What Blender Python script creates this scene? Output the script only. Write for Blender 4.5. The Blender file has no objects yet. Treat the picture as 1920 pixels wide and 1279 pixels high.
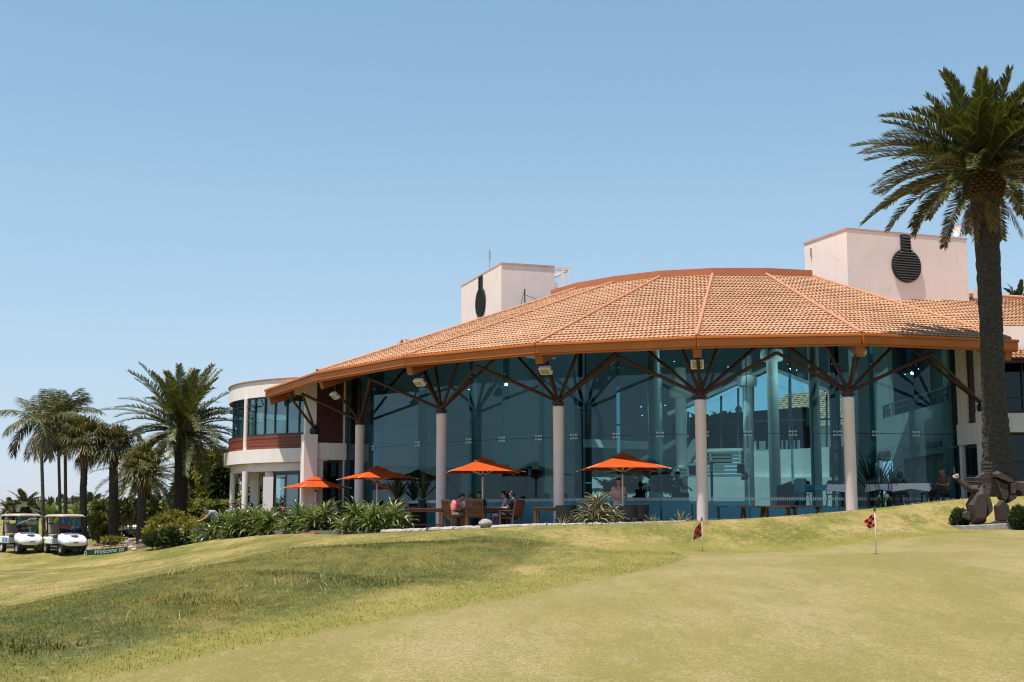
import bpy, bmesh, math, random
import numpy as np
from mathutils import Vector, Matrix, noise as mnoise
random.seed(7); rng = np.random.default_rng(7)
sc = bpy.context.scene
COL = sc.collection
R = math.radians
F, W, H, YH = 2500.0, 1920.0, 1279.0, 985.0
PITCH = math.atan((YH - H/2)/F)
cP, sP = math.cos(PITCH), math.sin(PITCH)

def ray(px, py):
    x = (px - W/2)/F; u = -(py - H/2)/F
    return Vector((x, cP - u*sP, sP + u*cP))
def at(px, py, Y):
    d = ray(px, py); return d*(Y/d.y)
def atz(px, py, z):
    d = ray(px, py); return d*(z/d.z)

# ------------------------------------------------------------------ mesh builder
class MB:
    def __init__(s): s.v = []; s.f = []; s.m = []
    def add(s, vs, fs, mi=0):
        o = len(s.v); s.v += [tuple(p) for p in vs]
        s.f += [tuple(i+o for i in f) for f in fs]; s.m += [mi]*len(fs)
        return s
    def box(s, c, size, rot=None, mi=0, taper=1.0):
        hx, hy, hz = size[0]/2, size[1]/2, size[2]/2
        vs = []
        for z in (-1, 1):
            t = taper if z > 0 else 1
            for x, y in ((-1,-1),(1,-1),(1,1),(-1,1)):
                p = Vector((x*hx*t, y*hy*t, z*hz))
                if rot is not None: p = rot @ p
                vs.append(p + Vector(c))
        return s.add(vs, [(3,2,1,0),(4,5,6,7),(0,1,5,4),(1,2,6,5),(2,3,7,6),(3,0,4,7)], mi)
    def beam(s, p0, p1, w, h, mi=0, up=(0,0,1)):
        p0, p1 = Vector(p0), Vector(p1); d = (p1-p0).normalized()
        u = Vector(up); a = d.cross(u)
        if a.length < 1e-4: a = d.cross(Vector((0,1,0)))
        a.normalize(); b = a.cross(d)
        vs = []
        for p in (p0, p1):
            for x, y in ((-1,-1),(1,-1),(1,1),(-1,1)): vs.append(p + a*x*w/2 + b*y*h/2)
        return s.add(vs, [(0,1,2,3),(7,6,5,4),(4,5,1,0),(5,6,2,1),(6,7,3,2),(7,4,0,3)], mi)
    def tube(s, pts, rad, n=10, mi=0, cap=True):
        pts = [Vector(p) for p in pts]
        if not hasattr(rad, '__len__'): rad = [rad]*len(pts)
        vs = []; fs = []
        prev = None
        for i, p in enumerate(pts):
            if i == 0: d = pts[1]-pts[0]
            elif i == len(pts)-1: d = pts[-1]-pts[-2]
            else: d = pts[i+1]-pts[i-1]
            if d.length < 1e-9: d = Vector((0,0,1))
            d.normalize()
            if prev is None:
                a = d.cross(Vector((0,0,1)))
                if a.length < .05: a = d.cross(Vector((1,0,0)))
            else:
                a = prev - d*prev.dot(d)
            a.normalize(); prev = a; b = d.cross(a)
            for k in range(n):
                t = 2*math.pi*k/n
                vs.append(p + (a*math.cos(t) + b*math.sin(t))*rad[i])
        for i in range(len(pts)-1):
            for k in range(n):
                k2 = (k+1) % n
                fs.append((i*n+k, i*n+k2, (i+1)*n+k2, (i+1)*n+k))
        if cap:
            fs.append(tuple(range(n-1, -1, -1))); fs.append(tuple(range((len(pts)-1)*n, len(pts)*n)))
        return s.add(vs, fs, mi)
    def cyl(s, c, r, h, n=24, mi=0, r2=None):
        c = Vector(c); return s.tube([c, c+Vector((0,0,h))], [r, r if r2 is None else r2], n, mi)
    def lathe(s, c, prof, n=24, mi=0):
        c = Vector(c); vs = []; fs = []
        for r, z in prof:
            for k in range(n):
                t = 2*math.pi*k/n; vs.append(c + Vector((r*math.cos(t), r*math.sin(t), z)))
        for i in range(len(prof)-1):
            for k in range(n):
                k2 = (k+1) % n; fs.append((i*n+k, i*n+k2, (i+1)*n+k2, (i+1)*n+k))
        fs.append(tuple(range(n-1,-1,-1))); fs.append(tuple(range((len(prof)-1)*n, len(prof)*n)))
        return s.add(vs, fs, mi)
    def ball(s, c, r, n=12, m=8, mi=0):
        r = r if hasattr(r, '__len__') else (r, r, r)
        vs = []; fs = []
        for i in range(1, m):
            th = math.pi*i/m
            for k in range(n):
                t = 2*math.pi*k/n
                vs.append((c[0]+r[0]*math.sin(th)*math.cos(t), c[1]+r[1]*math.sin(th)*math.sin(t), c[2]+r[2]*math.cos(th)))
        vs.append((c[0], c[1], c[2]+r[2])); vs.append((c[0], c[1], c[2]-r[2]))
        T = len(vs)-2; B = T+1
        for k in range(n):
            k2 = (k+1) % n
            fs.append((T, k, k2)); fs.append((B, (m-2)*n+k2, (m-2)*n+k))
            for i in range(m-2): fs.append((i*n+k, (i+1)*n+k, (i+1)*n+k2, i*n+k2))
        return s.add(vs, fs, mi)
    def prism(s, poly, off, mi=0):
        """poly: 3D points in a plane, extruded by vector off"""
        poly = [Vector(p) for p in poly]; off = Vector(off); n = len(poly)
        vs = poly + [p+off for p in poly]
        fs = [tuple(range(n)), tuple(range(2*n-1, n-1, -1))]
        for i in range(n):
            j = (i+1) % n; fs.append((j, i, i+n, j+n))
        return s.add(vs, fs, mi)
    def hull(s, pts, mi=0):
        bm = bmesh.new()
        for p in pts: bm.verts.new(p)
        r = bmesh.ops.convex_hull(bm, input=bm.verts)
        bm.verts.ensure_lookup_table()
        for i, v in enumerate(bm.verts): v.index = i
        s.add([v.co.copy() for v in bm.verts], [tuple(v.index for v in f.verts) for f in bm.faces], mi)
        bm.free(); return s
    def build(s, name, mats, parent=None, smooth=False, base=None, world=False, fix=True, auto=None):
        off = Vector((0,0,0))
        if base is not None: off = Vector(base)
        if world and parent is not None: off = root_loc(parent)
        me = bpy.data.meshes.new(name)
        me.from_pydata([(p[0]-off.x, p[1]-off.y, p[2]-off.z) for p in s.v], [], s.f)
        if not isinstance(mats, (list, tuple)): mats = [mats]
        for m in mats: me.materials.append(m)
        if len(mats) > 1: me.polygons.foreach_set('material_index', s.m)
        if fix:
            bm = bmesh.new(); bm.from_mesh(me)
            bmesh.ops.recalc_face_normals(bm, faces=bm.faces); bm.to_mesh(me); bm.free()
        if smooth: me.polygons.foreach_set('use_smooth', [True]*len(me.polygons))
        if auto is not None:
            me.polygons.foreach_set('use_smooth', [True]*len(me.polygons))
            try: me.set_sharp_from_angle(angle=R(auto))
            except Exception: pass
        me.update()
        o = bpy.data.objects.new(name, me); COL.objects.link(o)
        if parent is not None: o.parent = parent
        if base is not None: o.location = off
        return o

def root_loc(o):
    l = Vector(o.location)
    while o.parent is not None: o = o.parent; l += Vector(o.location)
    return l
def bevel(o, w=.02, seg=2):
    m = o.modifiers.new('bevel', 'BEVEL'); m.width = w; m.segments = seg; m.limit_method = 'ANGLE'; m.angle_limit = R(35)
    return o
def npmesh(name, V, Fq, mats, parent=None, base=None, mi=None, smooth=False):
    """V (n,3) array, Fq (m,k) int array of equal-size faces"""
    V = np.asarray(V, float); Fq = np.asarray(Fq, np.int32)
    if base is not None: V = V - np.array(base)
    me = bpy.data.meshes.new(name)
    me.vertices.add(len(V)); me.vertices.foreach_set('co', V.astype(np.float32).ravel())
    k = Fq.shape[1]
    me.loops.add(Fq.size); me.loops.foreach_set('vertex_index', Fq.ravel())
    me.polygons.add(len(Fq)); me.polygons.foreach_set('loop_start', np.arange(0, Fq.size, k, dtype=np.int32))
    try: me.polygons.foreach_set('loop_total', np.full(len(Fq), k, dtype=np.int32))
    except Exception: pass
    if not isinstance(mats, (list, tuple)): mats = [mats]
    for m in mats: me.materials.append(m)
    if mi is not None: me.polygons.foreach_set('material_index', np.asarray(mi, np.int32))
    if smooth: me.polygons.foreach_set('use_smooth', np.ones(len(Fq), bool))
    me.update(calc_edges=True); me.validate()
    o = bpy.data.objects.new(name, me); COL.objects.link(o)
    if parent is not None: o.parent = parent
    if base is not None and parent is None: o.location = base
    return o
def empty(name, loc, label, cat, group=None, rz=0):
    o = bpy.data.objects.new(name, None); COL.objects.link(o); o.location = loc; o.rotation_euler = (0,0,rz)
    o.empty_display_size = .2
    return tag(o, label, cat, group)
def tag(o, label=None, cat=None, group=None, kind=None):
    if label: o['label'] = label
    if cat: o['category'] = cat
    if group: o['group'] = group
    if kind: o['kind'] = kind
    return o
def copy_tree(o, parent=None):
    c = o.copy(); COL.objects.link(c); c.parent = parent
    for ch in list(o.children): copy_tree(ch, c)
    return c
def obj_mat(o, m, slot=0):
    o.material_slots[slot].link = 'OBJECT'; o.material_slots[slot].material = m

# ------------------------------------------------------------------ materials
def srgb(r, g, b):
    f = lambda c: (c/255/12.92) if c/255 <= .04045 else ((c/255+.055)/1.055)**2.4
    return (f(r), f(g), f(b))
def new_mat(name):
    m = bpy.data.materials.new(name); m.use_nodes = True
    nt = m.node_tree; nt.nodes.clear()
    out = nt.nodes.new('ShaderNodeOutputMaterial')
    return m, nt, out
def N(nt, t, **kw):
    n = nt.nodes.new(t)
    for k, v in kw.items():
        if k in n.inputs: n.inputs[k].default_value = v
        else: setattr(n, k, v)
    return n
def coords(nt, scale=(1,1,1)):
    tc = N(nt, 'ShaderNodeTexCoord'); mp = N(nt, 'ShaderNodeMapping'); mp.inputs['Scale'].default_value = scale
    nt.links.new(tc.outputs['Object'], mp.inputs['Vector']); return mp.outputs['Vector']
def ramp(nt, fac, stops):
    r = N(nt, 'ShaderNodeValToRGB'); e = r.color_ramp.elements
    while len(e) < len(stops): e.new(.5)
    for i, (p, c) in enumerate(stops):
        e[i].position = p; e[i].color = (c[0], c[1], c[2], 1) if hasattr(c, '__len__') else (c, c, c, 1)
    nt.links.new(fac, r.inputs['Fac']); return r.outputs['Color']
def mixc(nt, fac, a, b, mode='MIX'):
    n = N(nt, 'ShaderNodeMix', data_type='RGBA', blend_type=mode)
    for s, v in ((n.inputs[0], fac), (n.inputs[6], a), (n.inputs[7], b)):
        if hasattr(v, 'is_output'): nt.links.new(v, s)
        elif hasattr(v, '__len__'): s.default_value = (v[0], v[1], v[2], 1)
        else: s.default_value = v
    return n.outputs[2]
def noise(nt, vec, scale, detail=4, rough=.55):
    n = N(nt, 'ShaderNodeTexNoise', Scale=scale, Detail=detail, Roughness=rough)
    nt.links.new(vec, n.inputs['Vector']); return n.outputs['Fac']
def simple(name, col, rough=.6, var=.12, vscale=6, bump=0.0, bscale=40, metal=0, stretch=(1,1,1), spec=.4, dirt=None, streak=0):
    """principled with low and high frequency colour variation"""
    m, nt, out = new_mat(name)
    v = coords(nt, stretch)
    n1 = noise(nt, v, vscale, 5, .6)
    c = ramp(nt, n1, [(.25, tuple(x*(1-var) for x in col)), (.75, tuple(min(1, x*(1+var)) for x in col))])
    if dirt:
        n3 = noise(nt, v, dirt[1], 6, .7)
        fac = ramp(nt, n3, [(dirt[2], 0), (min(1, dirt[2]+.2), 1)])
        c = mixc(nt, fac, c, dirt[0])
    if streak:
        vs_ = coords(nt, (3.2,3.2,.22)); n4 = noise(nt, vs_, 2.2, 6, .7)
        c = mixc(nt, ramp(nt, n4, [(.50, 0), (.72, streak)]), c, tuple(x*.55 for x in col))
        n5 = noise(nt, coords(nt), 7, 5, .7); c = mixc(nt, ramp(nt, n5, [(.55, 0), (.75, streak*.6)]), c, tuple(x*.7 for x in col))
    p = N(nt, 'ShaderNodeBsdfPrincipled', Roughness=rough, Metallic=metal)
    p.inputs['Specular IOR Level'].default_value = spec
    nt.links.new(c, p.inputs['Base Color'])
    if bump > 0:
        n2 = noise(nt, v, bscale, 5, .6)
        b = N(nt, 'ShaderNodeBump', Strength=bump, Distance=.03)
        nt.links.new(n2, b.inputs['Height']); nt.links.new(b.outputs[0], p.inputs['Normal'])
    nt.links.new(p.outputs[0], out.inputs[0]); return m
def leaf(name, cols, trans=.25, rough=.45, spec=.35):
    """foliage: every leaf its own tint"""
    m, nt, out = new_mat(name)
    g = N(nt, 'ShaderNodeNewGeometry')
    k = len(cols)
    c = ramp(nt, g.outputs['Random Per Island'], [(i/max(1, k-1), cols[i]) for i in range(k)])
    p = N(nt, 'ShaderNodeBsdfPrincipled', Roughness=rough); p.inputs['Specular IOR Level'].default_value = spec
    t = N(nt, 'ShaderNodeBsdfTranslucent'); mx = N(nt, 'ShaderNodeMixShader'); mx.inputs[0].default_value = trans
    nt.links.new(c, p.inputs['Base Color'])
    tc = mixc(nt, 1.0, c, (1.3, 1.3, .6), 'MULTIPLY'); nt.links.new(tc, t.inputs['Color'])
    nt.links.new(p.outputs[0], mx.inputs[1]); nt.links.new(t.outputs[0], mx.inputs[2]); nt.links.new(mx.outputs[0], out.inputs[0])
    return m
def glass(name, tint, base=.05, edge=.6, power=4, rough=0.0):
    m, nt, out = new_mat(name)
    tr = N(nt, 'ShaderNodeBsdfTransparent'); tr.inputs['Color'].default_value = (*tint, 1)
    gl = N(nt, 'ShaderNodeBsdfGlossy', Roughness=rough); gl.inputs['Color'].default_value = (.78, .95, 1, 1)
    lw = N(nt, 'ShaderNodeLayerWeight', Blend=.5)
    pw = N(nt, 'ShaderNodeMath', operation='POWER'); pw.inputs[1].default_value = power
    nt.links.new(lw.outputs['Facing'], pw.inputs[0])
    ma = N(nt, 'ShaderNodeMath', operation='MULTIPLY_ADD'); ma.inputs[1].default_value = edge; ma.inputs[2].default_value = base
    nt.links.new(pw.outputs[0], ma.inputs[0])
    mx = N(nt, 'ShaderNodeMixShader')
    nt.links.new(ma.outputs[0], mx.inputs[0]); nt.links.new(tr.outputs[0], mx.inputs[1]); nt.links.new(gl.outputs[0], mx.inputs[2])
    nt.links.new(mx.outputs[0], out.inputs[0]); return m

M = {}
M['stucco'] = simple('pale_pink_stucco', (.88,.71,.63), .85, .05, 1.3, .15, 60, streak=.13, dirt=((.5,.4,.36), .8, .62))
M['stucco_white'] = simple('white_stucco', (.84,.74,.68), .85, .04, 1.5, .12, 60, streak=.28)
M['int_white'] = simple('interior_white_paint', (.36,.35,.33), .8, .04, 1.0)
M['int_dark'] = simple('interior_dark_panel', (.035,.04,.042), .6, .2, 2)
M['int_wood'] = simple('interior_timber_panel', (.16,.12,.09), .5, .15, 8, stretch=(6,6,.4))
M['int_floor'] = simple('interior_floor', (.16,.15,.14), .4, .15, 2)
M['column'] = simple('column_paint', (.86,.70,.655), .7, .04, 2, .05, 40, streak=.25)
M['fascia'] = simple('rust_orange_fascia', (.47,.128,.014), .5, .1, 1.5, .05, 20, dirt=((.25,.085,.03), 1.2, .66))
M['kerb'] = simple('rust_red_kerb', (.42,.145,.06), .5, .1, 2)
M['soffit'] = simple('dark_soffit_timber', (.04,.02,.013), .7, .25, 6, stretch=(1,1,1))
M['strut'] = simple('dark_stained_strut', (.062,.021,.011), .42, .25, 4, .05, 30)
M['beam'] = simple('orange_beam', (.32,.10,.03), .5, .12, 3)
M['cap'] = simple('roof_hip_cap', (.45,.20,.10), .6, .1, 3)
M['paving'] = simple('patio_paving', (.16,.13,.115), .85, .2, 3, .2, 30)
M['timber'] = simple('red_brown_weatherboard', (.20,.05,.028), .5, .25, 3, stretch=(1,1,6))
M['timber_shaded'] = simple('shaded_red_weatherboard', (.075,.02,.013), .5, .25, 3, stretch=(1,1,6))  # weatherboard copy for the end panels, their shade put into the base colour
M['frame_dark'] = simple('dark_teal_frame', (.02,.045,.05), .4, .1, 4)
M['black_metal'] = simple('black_metal', (.015,.015,.016), .4, .2, 6)
M['steel'] = simple('pale_steel', (.45,.46,.47), .4, .1, 8, metal=.6)
M['white_metal'] = simple('white_metal', (.75,.73,.70), .4, .05, 5)
M['curtain'] = simple('pale_frosted_film', (.40,.48,.47), .6, .06, 2)
M['glass'] = glass('teal_glass', (.44,.70,.755), .03, .5, 3.5)
M['fin'] = glass('glass_fin', (.36,.66,.72), .10, .55, 2.5)
M['window'] = glass('window_glass', (.58,.72,.73), .13, .6, 3)
M['window_dark'] = glass('dark_window_glass', (.16,.19,.2), .035, .5, 3.5)
M['frost'] = simple('frosted_film', (.62,.70,.69), .5, .05, 3)
M['stone'] = simple('grey_stone', (.33,.30,.27), .9, .3, 8, .6, 25, dirt=((.12,.11,.09), 6, .6))
M['conc'] = simple('pale_edging', (.33,.30,.26), .9, .2, 5, .5, 25, dirt=((.14,.12,.1), 5, .6))
M['wood'] = simple('oiled_hardwood', (.14,.054,.023), .5, .25, 8, .1, 40)
M['dark_wood'] = simple('dark_hardwood', (.05,.028,.018), .5, .3, 8)
M['wicker'] = simple('black_wicker', (.016,.015,.015), .7, .3, 30, .4, 90)
M['cloth'] = simple('white_tablecloth', (.62,.64,.66), .8, .03, 5)
M['skin'] = simple('skin', (.42,.24,.17), .55, .06, 12)
M['skin_dark'] = simple('tanned_skin', (.27,.14,.09), .55, .06, 12)
M['hair'] = simple('dark_hair', (.018,.013,.011), .5, .3, 30)
M['bark_dark'] = simple('dark_palm_bark', (.045,.037,.028), .95, .5, 6, 1.0, 14, stretch=(1,1,1.8), dirt=((.26,.22,.17), 15, .57))
M['bark_grey'] = simple('grey_ringed_bark', (.11,.095,.08), .9, .35, 5, .6, 12, stretch=(1,1,5))
M['boot'] = simple('cut_frond_bases', (.085,.055,.03), .9, .35, 12, .6, 20)
M['rachis'] = simple('frond_stem', (.22,.20,.08), .6, .2, 3)
M['fruit'] = simple('orange_fruit_stalk', (.40,.16,.03), .6, .3, 10)
M['dish'] = simple('white_dish', (.62,.56,.53), .5, .05, 5)
M['palm_leaf'] = leaf('date_palm_leaflets', [(.030,.048,.012), (.060,.078,.019), (.125,.125,.038), (.042,.060,.015), (.25,.215,.09)], .18, .38, .4)
M['palm_leaf2'] = leaf('feather_palm_leaflets', [(.03,.045,.012), (.075,.085,.026), (.15,.125,.05), (.045,.06,.018)], .2, .45, .3)
M['fan_leaf'] = leaf('fan_palm_leaves', [(.03,.042,.010), (.07,.078,.02), (.16,.125,.045), (.045,.056,.014)], .18, .42, .3)
M['dead_leaf'] = leaf('dry_palm_leaves', [(.16,.10,.045), (.25,.17,.08), (.10,.065,.03)], .15, .7, .2)
M['strap'] = leaf('strap_leaves', [(.05,.085,.02), (.11,.15,.04), (.32,.34,.15), (.07,.11,.026), (.19,.22,.075)], .22, .35, .45)
M['shrub'] = leaf('dark_shrub_leaves', [(.018,.03,.01), (.04,.058,.018), (.075,.09,.028)], .2, .4, .4)
M['shrub_yellow'] = leaf('yellow_green_leaves', [(.10,.105,.018), (.20,.185,.03), (.30,.26,.045), (.06,.07,.015)], .25, .45, .4)
M['hedge'] = leaf('hedge_leaves', [(.08,.115,.028), (.18,.21,.06), (.32,.33,.12), (.05,.07,.018)], .25, .4, .4)
M['far_leaf'] = leaf('distant_leaves', [(.04,.05,.022), (.07,.078,.035), (.10,.10,.05)], .15, .6, .2)
M['agave'] = leaf('agave_leaf', [(.05,.065,.035), (.09,.10,.055)], .08, .4, .4)
M['agave_edge'] = leaf('agave_margin', [(.42,.36,.22), (.55,.48,.32)], .08, .5, .3)

def canopy_mat():
    m, nt, out = new_mat('orange_canvas')
    v = coords(nt); n1 = noise(nt, v, 3, 4)
    c = ramp(nt, n1, [(.3, (.50,.078,.018)), (.7, (.58,.098,.024))])
    d = N(nt, 'ShaderNodeBsdfDiffuse'); t = N(nt, 'ShaderNodeBsdfTranslucent'); mx = N(nt, 'ShaderNodeMixShader'); mx.inputs[0].default_value = .22
    nt.links.new(c, d.inputs[0]); nt.links.new(c, t.inputs[0]); nt.links.new(d.outputs[0], mx.inputs[1]); nt.links.new(t.outputs[0], mx.inputs[2])
    nt.links.new(mx.outputs[0], out.inputs[0]); return m
M['canvas'] = canopy_mat()

def tile_mat():
    m, nt, out = new_mat('terracotta_tile')
    v = coords(nt); a = noise(nt, v, 18, 3, .6); b = noise(nt, v, .35, 4, .6); s = noise(nt, v, 3.3, 2)
    c = ramp(nt, a, [(.3, (.40,.205,.112)), (.7, (.53,.31,.178))])
    c2 = mixc(nt, ramp(nt, b, [(.45, 0), (.75, .5)]), c, (.50,.31,.19))
    c3 = mixc(nt, ramp(nt, s, [(.62, 0), (.75, .35)]), c2, (.33,.14,.07))
    vo = N(nt, 'ShaderNodeTexVoronoi', Scale=3.4); nt.links.new(v, vo.inputs['Vector']); sp_ = N(nt, 'ShaderNodeSeparateColor'); nt.links.new(vo.outputs['Color'], sp_.inputs[0])
    c3 = mixc(nt, 1.0, c3, ramp(nt, sp_.outputs[0], [(0, .84), (1, 1.12)]), 'MULTIPLY')
    lich = noise(nt, v, 1.1, 6, .75); c3 = mixc(nt, ramp(nt, lich, [(.56, 0), (.72, .45)]), c3, (.22,.13,.085))
    p = N(nt, 'ShaderNodeBsdfPrincipled', Roughness=.75); p.inputs['Specular IOR Level'].default_value = .25
    nt.links.new(c3, p.inputs['Base Color']); nt.links.new(p.outputs[0], out.inputs[0]); return m
M['tile'] = tile_mat()

# ------------------------------------------------------------------ ground
CTRL = []
for px, py, D in [(300,1279,8.4),(960,1279,8.7),(1500,1279,8.9),(1900,1279,9.0),(1400,1145,13.0),(1800,1140,13.6),
                  (1640,1040,21.5),(1317,1034,30.7),(1800,1000,30),(1900,990,32),(1450,1036,30),(1600,1020,30),
                  (1500,1075,17.5),(1850,1065,17.5),
                  (1313,978,38.6),(1450,971,38),(1600,957,37.2),(1730,944,36.2),(1800,937,35.6),(1920,930,36),(1250,981,38.8),(1050,986,39.4),
                  (900,992,40.5),(740,998,43),(640,1002,45),(560,1001,46.5),(480,1005,48),(400,1012,50),(380,1022,48),
                  (0,1137,14),(125,1115,16),(250,1087,18),(375,1062,20.5),(500,1035,24),(625,1025,26.5),(750,1017,29.5),(900,1007,33),
                  (0,1240,8.6),(185,1279,8.4),(450,1215,10.3),(625,1180,11.6),(800,1150,13.1),(960,1122,14.7),(1160,1080,18.5),(1287,1050,24),
                  (1270,1037,29),(1240,1030,31),(700,1078,19.5),(400,1125,14.5),(900,1055,23),
                  (50,1041,57),(200,1043,56),(120,1041,57),(0,1072,42),(150,1066,42),(300,1046,47),(0,1118,27),(180,1092,30),(330,1060,36),
                  (200,1022,60),(320,1016,57),(-60,1170,16),(0,1152,18),(125,1130,20.5),(250,1101,23),(375,1075,25.5),(500,1047,29),(625,1031.5,31)]:
    p = at(px, py, D); CTRL.append((p.x, p.y, p.z))
CTRL += [(-8,52,-.6),(-3,48,-.5),(2,44,-.5),(7,42.5,-.45),(12,42,-.35),(16,41.5,.35),(22,43,.6),(30,40,.8),(26,30,.25),(20,22,-.2),
         (-14,57,-.85),(-16,64,-1.0),(-22,66,-1.1),(-30,66,-1.0),(-36,95,.3),(-50,120,.5),(-18,100,0),(10,80,1.6),(30,80,1.8),(0,150,1.0),
         (60,120,1.5),(60,40,1.2),(50,10,0),(-60,60,-.8),(-60,20,-1.4),(-25,30,-1.4),(-15,12,-1.1),(12,8,-1.05),(0,-10,-1.4),(-30,-20,-1.7),(30,-20,-1.2),
         (-120,180,1.0),(120,180,1.5),(0,320,1.0),(-250,320,1.0),(250,320,1.0),(250,60,1),(-250,60,0)]
CT = np.array(CTRL)
def tps_fit(C, lam=.02):
    n = len(C); X = C[:, :2]/30
    r = np.linalg.norm(X[:, None]-X[None], axis=2)
    K = np.where(r > 0, r*r*np.log(r+1e-12), 0) + lam*np.eye(n)*.02
    Pm = np.c_[np.ones(n), X]
    A = np.zeros((n+3, n+3)); A[:n, :n] = K; A[:n, n:] = Pm; A[n:, :n] = Pm.T
    return np.linalg.solve(A, np.r_[C[:, 2], 0, 0, 0])
TW = tps_fit(CT)
BC = np.array((9.755, 61.56)); AX = np.array((-.4223,-.9064)); RX = np.array((.9064,-.4223))   # clubhouse centre and axes
def hgt(x, y):
    x = np.atleast_1d(np.asarray(x, float)); y = np.atleast_1d(np.asarray(y, float))
    out = np.zeros(x.size)
    X = np.c_[x.ravel(), y.ravel()]/30; C = CT[:, :2]/30
    for i in range(0, len(X), 20000):
        q = X[i:i+20000]; r = np.linalg.norm(q[:, None]-C[None], axis=2)
        U = np.where(r > 0, r*r*np.log(r+1e-12), 0)
        out[i:i+20000] = U@TW[:-3] + TW[-3] + q@TW[-2:]
    xr, yr = x.ravel(), y.ravel()
    dx, dy = xr-BC[0], yr-BC[1]; u = dx*RX[0]+dy*RX[1]; v = dx*AX[0]+dy*AX[1]; rad = np.hypot(u, v)
    ins = np.clip((19.6-rad)/.8, 0, 1)*np.clip((v+1)/1.5, 0, 1)     # under the floor slab
    out = out*(1-ins) + np.minimum(out, -.55)*ins
    return out.reshape(x.shape)
def gz(x, y): return float(hgt([x], [y])[0])
def gp(px, py, D=None, iters=30):
    """point of the ground seen at a photo position"""
    d = ray(px, py); t0 = 4.0
    t = t0
    while t < 300:
        p = d*t
        if gz(p.x, p.y) >= p.z: break
        t += .4
    return d*t

GREEN_PX = [(185,1279,8.4),(450,1215,10.3),(625,1180,11.6),(800,1150,13.1),(960,1122,14.7),(1160,1080,18.5),(1255,1061,22),(1287,1050,24.5),
            (1275,1037,28.5),(1240,1030,31),(1390,1037,30),(1600,1020,30),(1800,1000,30),(1920,990,32)]
GREEN = [tuple(at(*q)[:2]) for q in GREEN_PX] + [(22,28),(24,15),(18,4),(0,2),(-4.5,4),(-3.6,6)]
ROUGH = [tuple(at(*q)[:2]) for q in [(-150,1175,12.5),(0,1137,14.3),(125,1115,16.4),(250,1087,18.6),(375,1062,21),(500,1035,24.6),(625,1025,27),(750,1017,30),(900,1007,33.5),
         (1040,1012,31),(1010,1040,27),(960,1070,22),(820,1105,17),(620,1140,13.8),(450,1170,11.8),(250,1210,10),(60,1279,8.2)]] + [(-4,6),(-8,6)]
BANK = [tuple(at(*q)[:2]) for q in [(1100,1018,33),(1240,1027,31.6),(1390,1035,30.8),(1600,1018,30.8),(1790,998,31)]] + [(14,34),(20,36),(17,40),(12,41),(5,41.5),(0,42.5),(-1,40)]
def sdf(poly, x, y):
    """signed distance, positive inside"""
    P = np.array(poly); n = len(P); d = np.full(x.shape, 1e9); ins = np.zeros(x.shape, bool)
    for i in range(n):
        a, b = P[i], P[(i+1) % n]; e = b-a
        t = np.clip(((x-a[0])*e[0]+(y-a[1])*e[1])/(e@e), 0, 1)
        d = np.minimum(d, np.hypot(x-a[0]-t*e[0], y-a[1]-t*e[1]))
        c = ((a[1] > y) != (b[1] > y))
        with np.errstate(divide='ignore', invalid='ignore'):
            ins ^= c & (x < (b[0]-a[0])*(y-a[1])/(b[1]-a[1]+1e-12)+a[0])
    return np.where(ins, d, -d)

def axis(parts):
    a = []
    for lo, hi, st in parts: a += list(np.arange(lo, hi, st))
    a.append(parts[-1][1]); return np.array(a)
gx = axis([(-300,-60,20),(-60,-18,1.5),(-18,20,.25),(20,60,1.5),(60,300,20)])
gy = axis([(-40,5,3),(5,42,.22),(42,70,.7),(70,130,4),(130,420,29)])
XX, YY = np.meshgrid(gx, gy); ZZ = hgt(XX, YY)
Vg = np.c_[XX.ravel(), YY.ravel(), ZZ.ravel()]
nx, ny = len(gx), len(gy)
ii, jj = np.meshgrid(np.arange(nx-1), np.arange(ny-1)); b0 = (jj*nx+ii).ravel()
Fg = np.c_[b0, b0+1, b0+1+nx, b0+nx]

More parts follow.
